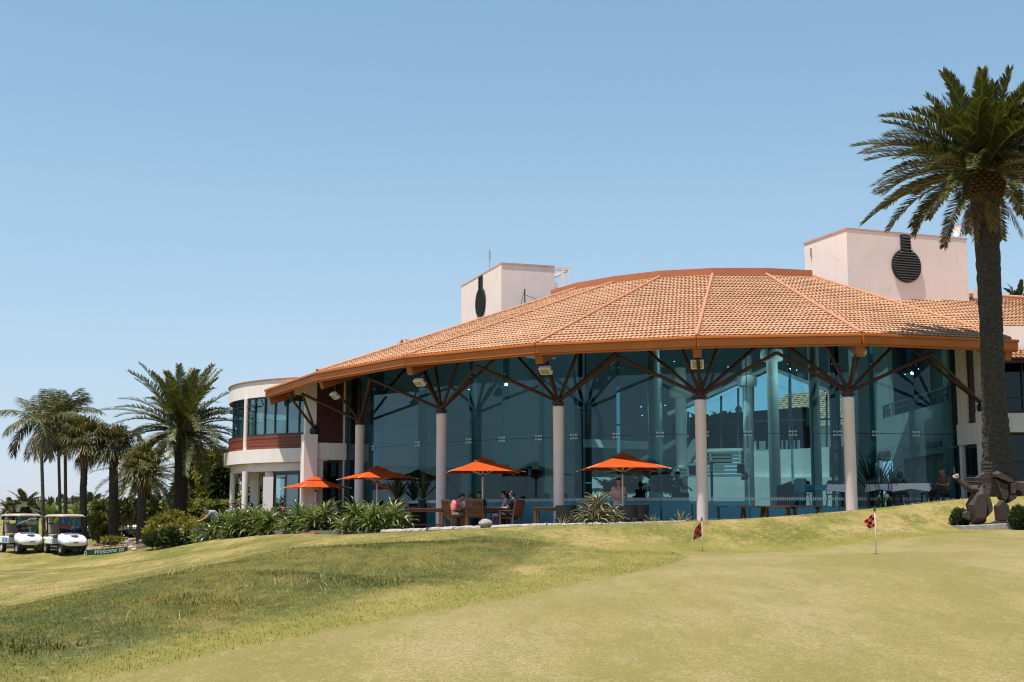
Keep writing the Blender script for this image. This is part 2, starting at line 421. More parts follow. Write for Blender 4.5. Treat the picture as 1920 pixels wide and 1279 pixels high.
def turf_layers(nt, v):
    """patchy turf colours: putting green, mown lawn, rough"""
    w = coords(nt, (1,.38,1)); w2 = coords(nt, (1,.22,1))
    big = noise(nt, w, .45, 5, .62); mid = noise(nt, w, 1.25, 6, .68); st = noise(nt, w2, 3.6, 6, .72); sm = noise(nt, w, 9, 5, .78); fine = noise(nt, coords(nt, (1,.5,1)), 34, 4, .75)
    # putting green
    gc = ramp(nt, big, [(.40, (.20,.165,.047)), (.50, (.26,.205,.08)), (.60, (.31,.245,.115))])
    gc = mixc(nt, ramp(nt, mid, [(.50, 0), (.64, .5)]), gc, (.18,.162,.037))
    gc = mixc(nt, ramp(nt, mid, [(.34, .4), (.46, 0)]), gc, (.33,.245,.12))
    gc = mixc(nt, ramp(nt, st, [(.40, .55), (.50, 0)]), gc, (.185,.15,.045))
    gc = mixc(nt, ramp(nt, sm, [(.52, 0), (.64, .5)]), gc, (.35,.28,.135))
    gc = mixc(nt, ramp(nt, fine, [(.42, .65), (.53, 0)]), gc, (.15,.125,.035))
    gr = noise(nt, coords(nt, (1,.45,1)), 75, 3, .8); gc = mixc(nt, ramp(nt, gr, [(.44, .5), (.54, 0)]), gc, (.16,.13,.04)); gc = mixc(nt, ramp(nt, gr, [(.56, 0), (.66, .5)]), gc, (.42,.34,.18))
    # mown lawn
    lc = ramp(nt, big, [(.40, (.13,.13,.024)), (.50, (.22,.178,.046)), (.60, (.32,.24,.09))])
    lc = mixc(nt, ramp(nt, mid, [(.38, .7), (.50, 0)]), lc, (.115,.118,.022))
    lc = mixc(nt, ramp(nt, mid, [(.54, 0), (.64, .5)]), lc, (.37,.27,.12))
    lc = mixc(nt, ramp(nt, st, [(.38, .6), (.50, 0)]), lc, (.10,.095,.02))
    lc = mixc(nt, ramp(nt, sm, [(.52, 0), (.64, .6)]), lc, (.40,.31,.13))
    lc = mixc(nt, ramp(nt, fine, [(.38, .6), (.54, 0)]), lc, (.08,.078,.018))
    # rough
    rc = ramp(nt, big, [(.38, (.064,.074,.015)), (.50, (.115,.11,.020)), (.62, (.165,.135,.028))])
    rc = mixc(nt, ramp(nt, mid, [(.52, 0), (.62, .7)]), rc, (.19,.145,.04))
    rc = mixc(nt, ramp(nt, mid, [(.38, .6), (.46, 0)]), rc, (.08,.09,.022))
    rc = mixc(nt, ramp(nt, st, [(.40, .6), (.52, 0)]), rc, (.055,.06,.014))
    rc = mixc(nt, ramp(nt, sm, [(.54, 0), (.66, .5)]), rc, (.30,.25,.11))
    rc = mixc(nt, ramp(nt, fine, [(.38, .55), (.54, 0)]), rc, (.045,.048,.012))
    return gc, lc, rc, mid
def blade_mat(name, which, lo, hi, trans=.3, tint=(1,1,1)):
    """blades take the colour of the turf patch they stand in, each with its own brightness"""
    m, nt, out = new_mat(name); v = coords(nt); c = turf_layers(nt, v)[which]
    g = N(nt, 'ShaderNodeNewGeometry')
    k = ramp(nt, g.outputs['Random Per Island'], [(0, tuple(lo*t for t in tint)), (.5, tuple((lo+hi)/2*t for t in tint)), (1, (hi, hi*.93, hi*.95))])
    c = mixc(nt, 1.0, c, k, 'MULTIPLY')
    p = N(nt, 'ShaderNodeBsdfPrincipled', Roughness=.7); p.inputs['Specular IOR Level'].default_value = .12
    t = N(nt, 'ShaderNodeBsdfTranslucent'); mx = N(nt, 'ShaderNodeMixShader'); mx.inputs[0].default_value = trans
    nt.links.new(c, p.inputs['Base Color']); nt.links.new(c, t.inputs['Color'])
    nt.links.new(p.outputs[0], mx.inputs[1]); nt.links.new(t.outputs[0], mx.inputs[2]); nt.links.new(mx.outputs[0], out.inputs[0]); return m
def ground_mat():
    m, nt, out = new_mat('turf')
    v = coords(nt)
    ga = N(nt, 'ShaderNodeAttribute', attribute_name='green'); ra = N(nt, 'ShaderNodeAttribute', attribute_name='rough')
    wob = noise(nt, v, 2.2, 5, .65)
    def edge(attr, soft, off=0):
        ad = N(nt, 'ShaderNodeMath', operation='MULTIPLY_ADD'); ad.inputs[1].default_value = .5; 
        nt.links.new(wob, ad.inputs[0]); ad.inputs[2].default_value = -.25+off
        su = N(nt, 'ShaderNodeMath', operation='ADD'); nt.links.new(attr.outputs['Fac'], su.inputs[0]); nt.links.new(ad.outputs[0], su.inputs[1])
        mr = N(nt, 'ShaderNodeMapRange', interpolation_type='SMOOTHSTEP'); mr.inputs[1].default_value = -soft; mr.inputs[2].default_value = soft
        nt.links.new(su.outputs[0], mr.inputs[0]); return mr.outputs[0]
    gc, lc, rc, mid = turf_layers(nt, v)
    # olive apron just outside the green
    ap = N(nt, 'ShaderNodeMapRange', interpolation_type='SMOOTHSTEP'); ap.inputs[1].default_value = -2.2; ap.inputs[2].default_value = -.7; ap.inputs[4].default_value = .62
    nt.links.new(ga.outputs['Fac'], ap.inputs[0]); lc = mixc(nt, ap.outputs[0], lc, mixc(nt, mid, (.155,.145,.026), (.235,.19,.045)))
    c = mixc(nt, edge(ra, .45), lc, rc)
    c = mixc(nt, edge(ga, .16), c, gc)
    p = N(nt, 'ShaderNodeBsdfPrincipled', Roughness=.9); p.inputs['Specular IOR Level'].default_value = .15
    b = N(nt, 'ShaderNodeBump', Strength=.4, Distance=.025)
    nt.links.new(noise(nt, v, 30, 4, .7), b.inputs['Height']); nt.links.new(b.outputs[0], p.inputs['Normal'])
    nt.links.new(c, p.inputs['Base Color']); nt.links.new(p.outputs[0], out.inputs[0]); return m
M['turf'] = ground_mat()
ground = npmesh('ground', Vg, Fg, M['turf'], smooth=True)
tag(ground, kind='structure')
gs = sdf(GREEN, XX.ravel(), YY.ravel()); rs = sdf(ROUGH, XX.ravel(), YY.ravel())
at_g = ground.data.attributes.new('green', 'FLOAT', 'POINT'); at_g.data.foreach_set('value', np.clip(gs, -5, 5).astype(np.float32))
at_r = ground.data.attributes.new('rough', 'FLOAT', 'POINT'); at_r.data.foreach_set('value', np.clip(rs, -5, 5).astype(np.float32))

def scatter(n, x0, x1, y0, y1, cond, dens_y=True):
    """points with more of them near the camera"""
    xs = rng.uniform(x0, x1, n); t = rng.uniform(0, 1, n)
    ys = y0*(y1/y0)**t if dens_y else y0+(y1-y0)*t
    k = cond(xs, ys) & (np.abs(xs) < ys*.42+1.0)
    return xs[k], ys[k]
def blades(name, xs, ys, hmin, hmax, w, mat, lean=.6, segs=1):
    n = len(xs); zs = hgt(xs, ys)-.01
    a = rng.uniform(0, 2*np.pi, n); la = rng.uniform(0, 2*np.pi, n); l = rng.uniform(.1, lean, n); hh = rng.uniform(hmin, hmax, n)
    wx, wy = np.cos(a)*w/2, np.sin(a)*w/2
    base = np.c_[xs, ys, zs]; dx = np.c_[wx, wy, np.zeros(n)]
    tip = base + np.c_[np.cos(la)*l*hh, np.sin(la)*l*hh, hh*np.sqrt(np.maximum(.1, 1-l*l*.6))]
    if segs == 1:
        V = np.concatenate([base-dx, base+dx, tip], 1).reshape(-1, 3)
        Fc = np.arange(3*n).reshape(-1, 3)
    else:
        mid = base*.5+tip*.5; mid[:, 2] += hh*.15; tip = tip.copy(); tip[:, 2] -= hh*.12
        V = np.concatenate([base-dx, base+dx, mid+dx*.7, mid-dx*.7, tip], 1).reshape(-1, 3)
        o = np.arange(n)[:, None]*5
        Fc = np.concatenate([np.concatenate([o, o+1, o+2], 1), np.concatenate([o, o+2, o+3], 1), np.concatenate([o+3, o+2, o+4], 1)])
    return npmesh(name, V, Fc, mat)
M['blade'] = blade_mat('blade_grass_blades', 2, 0.95, 2.2)
M['blade_dry'] = blade_mat('blade_dry_grass_blades', 1, 0.6, 1.75)
M['blade_green'] = blade_mat('blade_green_grass_blades', 0, 0.6, 1.6)
M['seed'] = leaf('seed_stalks', [(.34,.28,.13), (.25,.24,.08), (.45,.38,.2)], .2, .7, .2)
def nz(xs, ys, s, seed=0):
    return np.array([mnoise.noise(Vector((x*s+seed, y*s, seed*1.7))) for x, y in zip(xs, ys)])
xs, ys = scatter(900000, -11, 4, 7.5, 34, lambda x, y: sdf(ROUGH, x, y) > .12+np.abs(rng.normal(0, .35, x.size))*np.where(y < 26, 1, .3)-.2*(y > 15))
dens = nz(xs, ys, .9); k = rng.uniform(-1.3, .4, xs.size) < dens; xs, ys = xs[k], ys[k]
print('rough blades', len(xs))
g1 = blades('rough_grass', xs, ys, .012, .040, .008, M['blade'], 1.15)
tag(g1, 'shaggy unmown grass covering the low mound in the left foreground', 'grass', kind='stuff')
xs, ys = scatter(500000, -20, 20, 8, 46, lambda x, y: (sdf(GREEN, x, y) < .02) & (sdf(ROUGH, x, y) < .2) & ((y > 12) | (x < 1)))
print('lawn blades', len(xs))
k = rng.uniform(0, 1, xs.size) < .85; xs, ys = xs[k], ys[k]
u_ = (xs-BC[0])*RX[0]+(ys-BC[1])*RX[1]; v_ = (xs-BC[0])*AX[0]+(ys-BC[1])*AX[1]; k = np.hypot(u_, v_) > 21.4; xs, ys = xs[k], ys[k]
g2 = blades('lawn_grass', xs, ys, .015, .042, .009, M['blade_dry'], .9)
tag(g2, 'short dry mown grass of the bank and fairway around the green', 'grass', kind='stuff')
xs, ys = scatter(70000, -5, 14, 7.8, 18, lambda x, y: sdf(GREEN, x, y) > 0)
g3 = blades('green_grass', xs, ys, .006, .014, .006, M['blade_green'], .9)
tag(g3, 'closely cut pale grass of the putting green', 'grass', kind='stuff')
xs, ys = scatter(9000, -9, 3, 9, 30, lambda x, y: sdf(ROUGH, x, y) > .4)
dens = nz(xs, ys, .7, 3.1); k = dens > .22; xs, ys = xs[k], ys[k]
g4 = blades('seed_stalks', xs, ys, .09, .17, .008, M['seed'], 1.0, 2)
tag(g4, 'pale bent seed stalks standing in the shaggy mound grass', 'grass', kind='stuff')
xs, ys = scatter(60000, -9, 3, 9, 30, lambda x, y: sdf(ROUGH, x, y) > .3)
dens = nz(xs, ys, .55, 8.3); k = dens > .3; xs, ys = xs[k], ys[k]
g4b = blades('broad_grass', xs, ys, .03, .10, .013, M['blade'], 1.25, 2)
tag(g4b, 'broad leaved tufts of grass bent over on the mound', 'grass', kind='stuff')
xs = []; ys = []
pa_, pb_ = gp(95,1240), gp(300,1198)
for i in range(3200):
    t_ = random.random(); q_ = pa_.lerp(pb_, t_); sp_ = .10+.25*math.sin(math.pi*t_); xs.append(q_.x+random.gauss(0, sp_)); ys.append(q_.y+random.gauss(0, sp_*.9))
M['worn'] = leaf('bleached_grass', [(.34,.29,.17), (.44,.40,.29), (.30,.25,.11)], .2, .8, .1)
xs, ys = np.array(xs), np.array(ys); k = nz(xs, ys, 2.2, 4.4) > -.08; xs, ys = xs[k], ys[k]
tag(blades('bleached_grass', xs, ys, .008, .025, .012, M['worn'], 1.2), 'bleached whitish streak of grass at the foot of the mound', 'grass', kind='stuff')
# clover flowers on the bank
xs, ys = scatter(30000, -2, 18, 29, 40, lambda x, y: sdf(BANK, x, y) > .1, False)
dens = nz(xs, ys, .45, 5.5); k = dens > .12; k &= rng.uniform(0,1,xs.size) < np.clip((dens-.12)*.9, .0, .3); xs, ys = xs[k], ys[k]; zs = hgt(xs, ys)+.03
n = len(xs); s = rng.uniform(.010, .019, n)
off = np.array([(-1,0,-.6),(1,0,-.6),(0,0,1)])
V = (np.c_[xs, ys, zs][:, None]+off[None]*s[:, None, None]).reshape(-1, 3)
M['clover'] = leaf('clover_flowers', [(.55,.45,.35), (.62,.55,.42), (.42,.32,.22)], .2, .7, .2)
tag(npmesh('clover_flowers', V, np.arange(3*n).reshape(-1, 3), M['clover']), 'scattered pale clover flowers on the bank below the glass wall', 'flowers', kind='stuff')

# ------------------------------------------------------------------ clubhouse
PZ = -.18                                                       # patio level
CC = Vector((BC[0], BC[1], 0)); AV = Vector((AX[0], AX[1], 0)); RV = Vector((RX[0], RX[1], 0)); UP = Vector((0,0,1))
def L(u, v, z): return CC + RV*u + AV*v + UP*z
def PL(rad, k, z):
    t = (k-2)*.241; return L(rad*math.sin(t), rad*math.cos(t), z)
ZE, ZT, ZC = 5.741, 9.983, 3.9
EV = {k: atz(*p, ZE) for k, p in {0:(597,698),1:(763,668),2:(1007,644.5),3:(1306,631),4:(1614.5,625.5),5:(1894,637.5)}.items()}
TP = {k: atz(*p, ZT) for k, p in {0:(1080,543),1:(1151,531),2:(1237,521),3:(1336,516),4:(1437,516),5:(1524,520)}.items()}
CO = {k: atz(*p, ZC) for k, p in {0:(675,797),1:(828,776),2:(1047,762),3:(1313,750),4:(1590,745)}.items()}
EV[-1] = Vector((-10.45, 56.75, ZE)); TP[-1] = PL(8.8, -1, ZT)
club = empty('clubhouse', (CC.x, CC.y, PZ), 'clubhouse with a tall curved glass wall, terracotta tiled roof and two pale roof towers', 'building')
def CB(mb, name, mat, parent=None, **k): return mb.build(name, mat, parent or club, world=True, **k)

def tile_facet(mb, e0, e1, t0, t1, course=.42, wave=.15, lift=.05):
    e0, e1, t0, t1 = map(Vector, (e0, e1, t0, t1))
    ax = (e1-e0).normalized(); mid = (e0+e1)/2
    sl = ((t0+t1)/2-mid).length; n = max(2, round(sl/course))
    nrm = ax.cross((t0+t1)/2-mid).normalized()
    if nrm.z < 0: nrm = -nrm
    sd = nrm.cross(ax); sd = sd if sd.z > 0 else -sd
    for i in range(n):
        s0, s1 = i/n, min(1, (i+1)/n+.012)
        a0, a1 = e0.lerp(t0, s0), e1.lerp(t1, s0); b0, b1 = e0.lerp(t0, s1), e1.lerp(t1, s1)
        w = (a1-a0).length; m = max(4, int(w/.0375))
        jit = random.uniform(-.006, .006); ph = .5*math.pi*(i % 2)
        vs = []
        for j in range(m+1):
            q = j/m
            p = a0.lerp(a1, q); r = b0.lerp(b1, q)
            wv = .015*math.sin(2*math.pi*(p-mid).dot(ax)/wave+ph); wr = .015*math.sin(2*math.pi*(r-mid).dot(ax)/wave+ph)
            vs += [p + nrm*(lift+wv+jit), r + nrm*(.004+wr), p + nrm*(wv*.95+lift-.016+jit), p + sd*.11 + nrm*(-.03)]
        fs = []
        for j in range(m):
            o = j*4; fs += [(o, o+4, o+5, o+1), (o+2, o+6, o+4, o), (o+3, o+7, o+6, o+2)]
        mb.add(vs, fs)
roof_parts = []
mb = MB()
for k in range(-1, 5): tile_facet(mb, EV[k], EV[k+1], TP[k], TP[k+1])
roof = CB(mb, 'roof', M['tile'], fix=False)
# hip caps
for k in range(0, 6):
    b = MB(); e, t = EV[k], TP[k]; n = 26
    pts = [e.lerp(t, i/n)+UP*.05 for i in range(n+1)]
    b.tube(pts, [.06+.008*(i % 2) for i in range(n+1)], 8)
    CB(b, 'hip_cap', M['cap'], roof, smooth=True)
# flat top with the red kerb round it
b = MB()
top = [TP[k]+UP*.02 for k in range(-1, 6)]
inner = [L(7.0, 2.2, ZT+.3), L(-7.0, 2.2, ZT+.3)]
for i in range(6):
    p, q = TP[i-1], TP[i]; d = ((p+q)/2-CC); d.z = 0; d.normalize()
    b.add([p+UP*.30-d*.02, q+UP*.30-d*.02, q-d*.02-UP*.05, p-d*.02-UP*.05, p+UP*.30-d*.25, q+UP*.30-d*.25, q-d*.25-UP*.05, p-d*.25-UP*.05],
          [(0,1,2,3),(0,4,5,1),(7,6,5,4),(3,2,6,7),(0,3,7,4),(1,5,6,2)])
CB(b, 'roof_kerb', M['kerb'], roof)
b = MB(); b.prism([CC+(p-CC)*.94+UP*(.12+.06*p.z*0) if False else Vector((CC.x+(p.x-CC.x)*.94, CC.y+(p.y-CC.y)*.94, ZT+.1)) for p in [TP[k] for k in range(-1, 6)]], (0,0,-.3)); CB(b, 'flat_roof', M['conc'], roof)
# back roof (seen only from the side): closes the roof behind the towers
b = MB(); b.prism([L(-9.2,2.0,ZT-.1), L(9.2,2.0,ZT-.1), L(9.0,-7,ZT-1.2), L(-9.0,-7,ZT-1.2)], (0,0,-.25)); CB(b, 'back_roof', M['cap'], roof)
# underside
b = MB()
for k in range(-1, 5):
    e0, e1, t0, t1 = EV[k], EV[k+1], TP[k], TP[k+1]
    dz = UP*-.22
    b.add([e0+dz, e1+dz, t1+dz, t0+dz], [(0,1,2,3)])
    for j in range(1, 9):                                        # purlin boards
        s = j/11; b.beam(e0.lerp(t0, s)+dz-UP*.06, e1.lerp(t1, s)+dz-UP*.06, .1, .12)
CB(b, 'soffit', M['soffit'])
# fascia with gutter lip
b = MB()
for k in range(-1, 5):
    e0, e1 = EV[k], EV[k+1]; d = (e1-e0).normalized(); o = d.cross(UP); o = o if o.dot((e0+e1)/2-CC) > 0 else -o
    e0 = e0+o*.05; e1 = e1+o*.05
    if k == 4: e1 = e1 + d*.22
    b.beam(e0-UP*.17, e1-UP*.17, .09, .30)
    b.beam(e0-UP*.045+o*.075, e1-UP*.045+o*.075, .06, .085)
    b.beam(e0-UP*.345-o*.06, e1-UP*.345-o*.06, .12, .05)
fas = CB(b, 'fascia', M['fascia']); bevel(fas, .012, 1)
# hip beams, floodlights
for k in range(-1, 6):
    b = MB(); e, t = EV[k], TP[k]; d = (t-e).normalized()
    b.beam(e+d*.12-UP*.52, e+d*7.5-UP*.50, .26, .34)
    bevel(CB(b, 'hip_beam', M['beam']), .015, 1)
FLOOD = [(628,742,.26,None),(787,717,.27,None),(1023,694.5,.30,None),(1307.5,683,.36,None),(1611,662,.34,'edge')]
def flood(px, py, k):
    e = EV[k]; d = (CC-e); d.z = 0; d.normalize()
    p = at(px, py, (e+d*.75).y)
    face = (-d*.62 - UP*.78).normalized() if k < 4 else (-d*.25-UP*.97).normalized()
    if k == 3: face = (-d*.93-UP*.3).normalized()
    side = face.cross(UP).normalized(); up = side.cross(face)
    m = Matrix((side, up, -face)).transposed()
    b = MB(); b.box(p, (.40,.30,.14), m)
    o = CB(b, 'floodlight', M['flood'] if 'flood' in M else M['white_metal']); bevel(o, .02, 2)
    b = MB(); b.box(p+face*.072, (.30,.21,.012), m); CB(b, 'lens', M['lens'], o)
    b = MB(); b.beam(p+UP*.14, p+UP*.40, .05, .05); b.beam(p-side*.22+UP*.02, p+side*.22+UP*.02, .03, .05); b.beam(p-side*.1+UP*.15, p+side*.1+UP*.15, .1, .05)
    CB(b, 'bracket', M['black_metal'], o)
M['lens'] = simple('greenish_lens', (.34,.37,.20), .15, .25, 14)
for (px, py, s, e), k in zip(FLOOD, range(0, 5)): flood(px, py, k)

# columns with their trees of struts
def apex(k):                                                      # mid-eave point where two columns' struts meet
    m = (EV[k]+EV[k+1])/2; d = (CC-m); d.z = 0; d.normalize(); return m + d*.45 - UP*.48
def radial(p, dr, z): 
    d = p-CC; d.z = 0; r = d.length; d.normalize(); q = CC+d*(r+dr); q.z = z; return q
GR = 18.0
for k in range(0, 5):
    c = CO[k]; base = Vector((c.x, c.y, PZ-.5))
    b = MB(); hh = c.z-base.z
    b.lathe(base, [(.178,0),(.178,hh-.34),(.186,hh-.33),(.186,hh-.02),(.17,hh)], 28)
    col_o = CB(b, 'column', M['column'], auto=40)
    b = MB(); b.lathe(c, [(.15,0),(.15,.05),(.21,.07),(.21,.13),(.12,.16),(.10,.34)], 16)
    CB(b, 'column_cap', M['strut'], col_o, auto=40)
    foot = c+UP*.16
    al, ar = apex(k-1), apex(k)
    back = radial(c, -.9, 5.95); tn = (EV[k+1]-EV[k-1]).normalized()
    ends = [al, ar, radial(c, .95, 5.1), back-tn*2.1, back+tn*2.1, radial(c,-.25,5.75)-tn*.62, radial(c,-.25,5.75)+tn*.62]
    for e in ends:
        d = (e-foot).normalized(); b = MB(); b.tube([foot+d*.06, e], .054, 8); CB(b, 'strut', M['strut'], col_o, smooth=False, auto=40)
# corbel struts from the end piers
for k, kk in ((-1, -1), (5, 4)):
    c = PL(19.35, k, 3.86); a = apex(kk)
    o = None
    for e in (a, radial(a, -1.6, 5.75), radial(c, 1.1, 5.2)):
        d = (e-c).normalized(); b = MB(); b.tube([c+d*.05, e], .054, 8)
        o2 = CB(b, 'pier_strut', M['strut'], auto=40)
    b = MB(); b.lathe(c-UP*.25, [(.16,0),(.2,.12),(.2,.22),(.1,.34)], 12); CB(b, 'strut_bracket', M['black_metal'], auto=40)

# glass wall: panes, fins, patch fittings
JP = [655,700,784,879,942,1010,1076,1156,1238,1322,1403,1487,1570,1643,1718,1797]
def on_glass(px):
    d = ray(px, 830); d.z = 0
    a = d.dot(d); bq = -2*d.dot(CC); cq = CC.dot(CC)-GR*GR; disc = bq*bq-4*a*cq
    t = (-bq-math.sqrt(max(0, disc)))/(2*a); return d*t
GPX = [on_glass(p) for p in JP]
ang = [math.atan2((p-CC).dot(RV), (p-CC).dot(AV)) for p in GPX]
ang[0] = -.722
def GP(t, z, r=GR): return L(r*math.sin(t), r*math.cos(t), z)
ZJ, ZG = 2.98, 6.45
for i in range(len(ang)-1):
    t0, t1 = ang[i]+.0004, ang[i+1]-.0004
    for z0, z1 in ((PZ-.2, ZJ-.006), (ZJ+.006, ZG)):
        b = MB(); i0, i1 = GP(t0, z0), GP(t1, z0); o = ((i0+i1)/2-CC); o.z = 0; o.normalize(); o *= .012
        b.prism([i0, i1, GP(t1, z1), GP(t0, z1)], -o); CB(b, 'glass_pane', M['glass'])
for t in ang[1:-1]:
    b = MB(); b.prism([GP(t-.0006, PZ, GR-.03), GP(t+.0006, PZ, GR-.03), GP(t+.0006, ZG, GR-.03), GP(t-.0006, ZG, GR-.03)], GP(t,0,GR-.42)-GP(t,0,GR-.03))
    fin = CB(b, 'glass_fin', M['fin'])
    for z in (ZJ, .78, 5.2):
        b = MB()
        for s in (-1, 1):
            for q in ((-1, 1) if z == ZJ else (1,)):
                w = .06 if z == ZJ else .04
                p = GP(t+s*.0055, z+q*.06, GR+.01); d = (p-CC).normalized(); d.z = 0
                b.beam(p-d*.02, p+d*.02, w, w)
        if z == ZJ: b.beam(GP(t, z-.09, GR+.008), GP(t, z+.09, GR+.008), .02, .02); b.beam(GP(t-.007, z-.06, GR+.008), GP(t+.007, z-.06, GR+.008), .02, .02); b.beam(GP(t-.007, z+.06, GR+.008), GP(t+.007, z+.06, GR+.008), .02, .02)
        CB(b, 'patch_fitting', M['steel'], fin)
# joint line (thin dark rail) and dotted band on the glass
b = MB()
for i in range(len(ang)-1): b.beam(GP(ang[i], ZJ, GR-.03), GP(ang[i+1], ZJ, GR-.03), .012, .02)
CB(b, 'glass_joint', M['frame_dark'])
b = MB()
for i in range(360):
    t = -.5+1.2*i/360
    for z in (.80,):
        p = GP(t, z, GR+.006); q = GP(t+.0019, z, GR+.006)
        b.add([p, q, q+UP*.10, p+UP*.10], [(0,1,2,3)])
CB(b, 'dotted_band', M['frost'])

def film_mat():
    m, nt, out = new_mat('frosted_band'); v = coords(nt); c = ramp(nt, noise(nt, v, 2, 4), [(.3, (.16,.42,.50)), (.7, (.21,.48,.56))])
    d = N(nt, 'ShaderNodeBsdfDiffuse'); t = N(nt, 'ShaderNodeBsdfTransparent'); t.inputs[0].default_value = (.5,.75,.8,1); mx = N(nt, 'ShaderNodeMixShader'); mx.inputs[0].default_value = .4
    nt.links.new(c, d.inputs[0]); nt.links.new(d.outputs[0], mx.inputs[1]); nt.links.new(t.outputs[0], mx.inputs[2]); nt.links.new(mx.outputs[0], out.inputs[0]); return m
M['film'] = film_mat()
for i in range(3, len(ang)-1):
    t0, t1 = ang[i]+.001, ang[i+1]-.001; z = .78 if JP[i] < 1400 else .60
    b = MB(); a_, c_ = GP(t0, PZ-.15, GR-.001), GP(t1, PZ-.15, GR-.001); o = ((a_+c_)/2-CC); o.z = 0; o.normalize()
    b.prism([a_+o*.004, c_+o*.004, c_+o*.004+UP*(z-PZ+.15), a_+o*.004+UP*(z-PZ+.15)], o*.004); CB(b, 'frosted_band', M['film'])
# interior -----------------------------------------------------------
def arc(r, t0, t1, n, z): return [L(r*math.sin(t0+(t1-t0)*i/n), r*math.cos(t0+(t1-t0)*i/n), z) for i in range(n+1)]
FL = .55
b = MB(); b.prism(arc(17.3, -.70, .70, 40, FL)+[L(8,1.6,FL), L(-8,1.6,FL)], (0,0,-1.6)); CB(b, 'interior_floor', [M['int_floor']])
b = MB()                                                         # pale slab edge and low wall seen behind the glass
for i in range(40):
    t0 = -.69+1.38*i/40; t1 = -.69+1.38*(i+1)/40; z = .62 if not (-.30 < t0 < .20) else .93
    b.prism([L(17.45*math.sin(t0),17.45*math.cos(t0),-1), L(17.45*math.sin(t1),17.45*math.cos(t1),-1), L(17.45*math.sin(t1),17.45*math.cos(t1),z), L(17.45*math.sin(t0),17.45*math.cos(t0),z)],
            L(17.33*math.sin(t0),17.33*math.cos(t0),0)-L(17.45*math.sin(t0),17.45*math.cos(t0),0))
CB(b, 'low_wall', M['slab_edge'] if 'slab_edge' in M else M['stucco_white'])
def quad_wall(mb, p0, p1, z0, z1, th=.2, mi=0):
    d = (p1-p0).normalized(); n = d.cross(UP)*th
    mb.prism([p0+UP*z0, p1+UP*z0, p1+UP*z1, p0+UP*z1], n, mi)
def lerp_uv(a, b_, t): return L(a[0]+(b_[0]-a[0])*t, a[1]+(b_[1]-a[1])*t, 0)
def qw2(mb, p0, p1, z0, th=.2, dz=0):
    """wall whose top follows the roof slope"""
    zt = []
    for p in (p0, p1):
        r_ = (p-CC).length; zt.append(5.74+(21.15-r_)*.343-.55+dz)
    n = (p1-p0).normalized().cross(UP)*th
    mb.prism([p0+UP*z0, p1+UP*z0, p1+UP*zt[1], p0+UP*zt[0]], n)
for sgn, nm in ((1, 'right'), (-1, 'left')):
    A, B = (sgn*11.6, 13.2), (sgn*6.2, 2.0)
    ws, dk, wd, rl = MB(), MB(), MB(), MB()
    q = lambda t: lerp_uv(A, B, t)
    inn = (L(0,6,0)-q(.5)).normalized(); inn.z = 0
    quad_wall(ws, q(0), q(1), 2.95, 4.15)                         # mezzanine band
    quad_wall(ws, q(0), q(.06), FL, 2.94); quad_wall(ws, q(.42), q(.52), FL, 2.94); quad_wall(ws, q(.80), q(1), FL, 2.94)
    quad_wall(ws, q(.06), q(.42), 2.45, 2.94); quad_wall(ws, q(.52), q(.8), 2.5, 2.94)
    qw2(ws, q(0), q(.04), 4.16); qw2(ws, q(.55), q(.62), 4.16); qw2(ws, q(.621), q(1), 4.16)
    if sgn < 0: qw2(ws, q(.05), q(.549), 4.16)
    quad_wall(wd, q(.08)-inn*.5, q(.24)-inn*.5, FL, 2.44, .08)
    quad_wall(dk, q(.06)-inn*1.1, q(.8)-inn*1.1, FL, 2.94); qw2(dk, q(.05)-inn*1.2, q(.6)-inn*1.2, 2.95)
    if sgn > 0:
        for z, w in ((4.62, .05), (4.4, .03)): rl.beam(q(0)+inn*.04+UP*z, q(.6)+inn*.04+UP*z, w, w)
        for j in range(7): p = q(j*.1)+inn*.04; rl.beam(p+UP*4.15, p+UP*4.62, .03, .03)
    for t0, t1 in ((.07,.2),(.26,.4),(.55,.78)): rl.beam(q(t0)+inn*.06+UP*2.78, q(t1)+inn*.06+UP*2.78, .05, .16)
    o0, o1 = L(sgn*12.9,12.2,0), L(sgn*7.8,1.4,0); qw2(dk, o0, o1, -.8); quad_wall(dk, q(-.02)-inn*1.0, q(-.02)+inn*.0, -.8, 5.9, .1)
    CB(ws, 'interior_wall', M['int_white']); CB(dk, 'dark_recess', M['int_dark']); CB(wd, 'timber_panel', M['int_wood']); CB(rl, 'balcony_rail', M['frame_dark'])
# back wall with the gabled window opening
VB = 2.0
def cpx(px, py, off): d = ray(px, py); t = (off + CC.dot(AV))/d.dot(AV); return d*t
def wpx(px, py):                                                  # point of the back wall plane seen at a photo position
    d = ray(px, py); t = (VB + CC.dot(AV))/d.dot(AV); return d*t
def bw(pts, mb, th=.2, off=0):
    P = [wpx(*p)+AV*off for p in pts]; mb.prism(P, -AV*th)
b = MB()
bw([(1085,640),(1265,640),(1265,905),(1085,905)], b)
bw([(1265,640),(1447,640),(1447,694),(1265,772)], b); bw([(1447,640),(1600,640),(1600,752),(1447,694)], b)
bw([(1390,848),(1600,836),(1600,905),(1390,905)], b)
bw([(1060,640),(1084,640),(1084,1010),(1060,1010)], b); bw([(1085,906),(1389,906),(1389,1010),(1085,1010)], b)
bw([(1601,640),(1640,640),(1640,1010),(1601,1010)], b); bw([(1390,906),(1600,906),(1600,1010),(1390,1010)], b)
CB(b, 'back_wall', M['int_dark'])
b = MB(); b.prism([cpx(1110,895,3.2), cpx(1560,895,3.2), cpx(1560,1000,3.2), cpx(1110,1000,3.2)], -AV*.15); CB(b, 'rear_partition', M['stucco_white'])
b = MB()
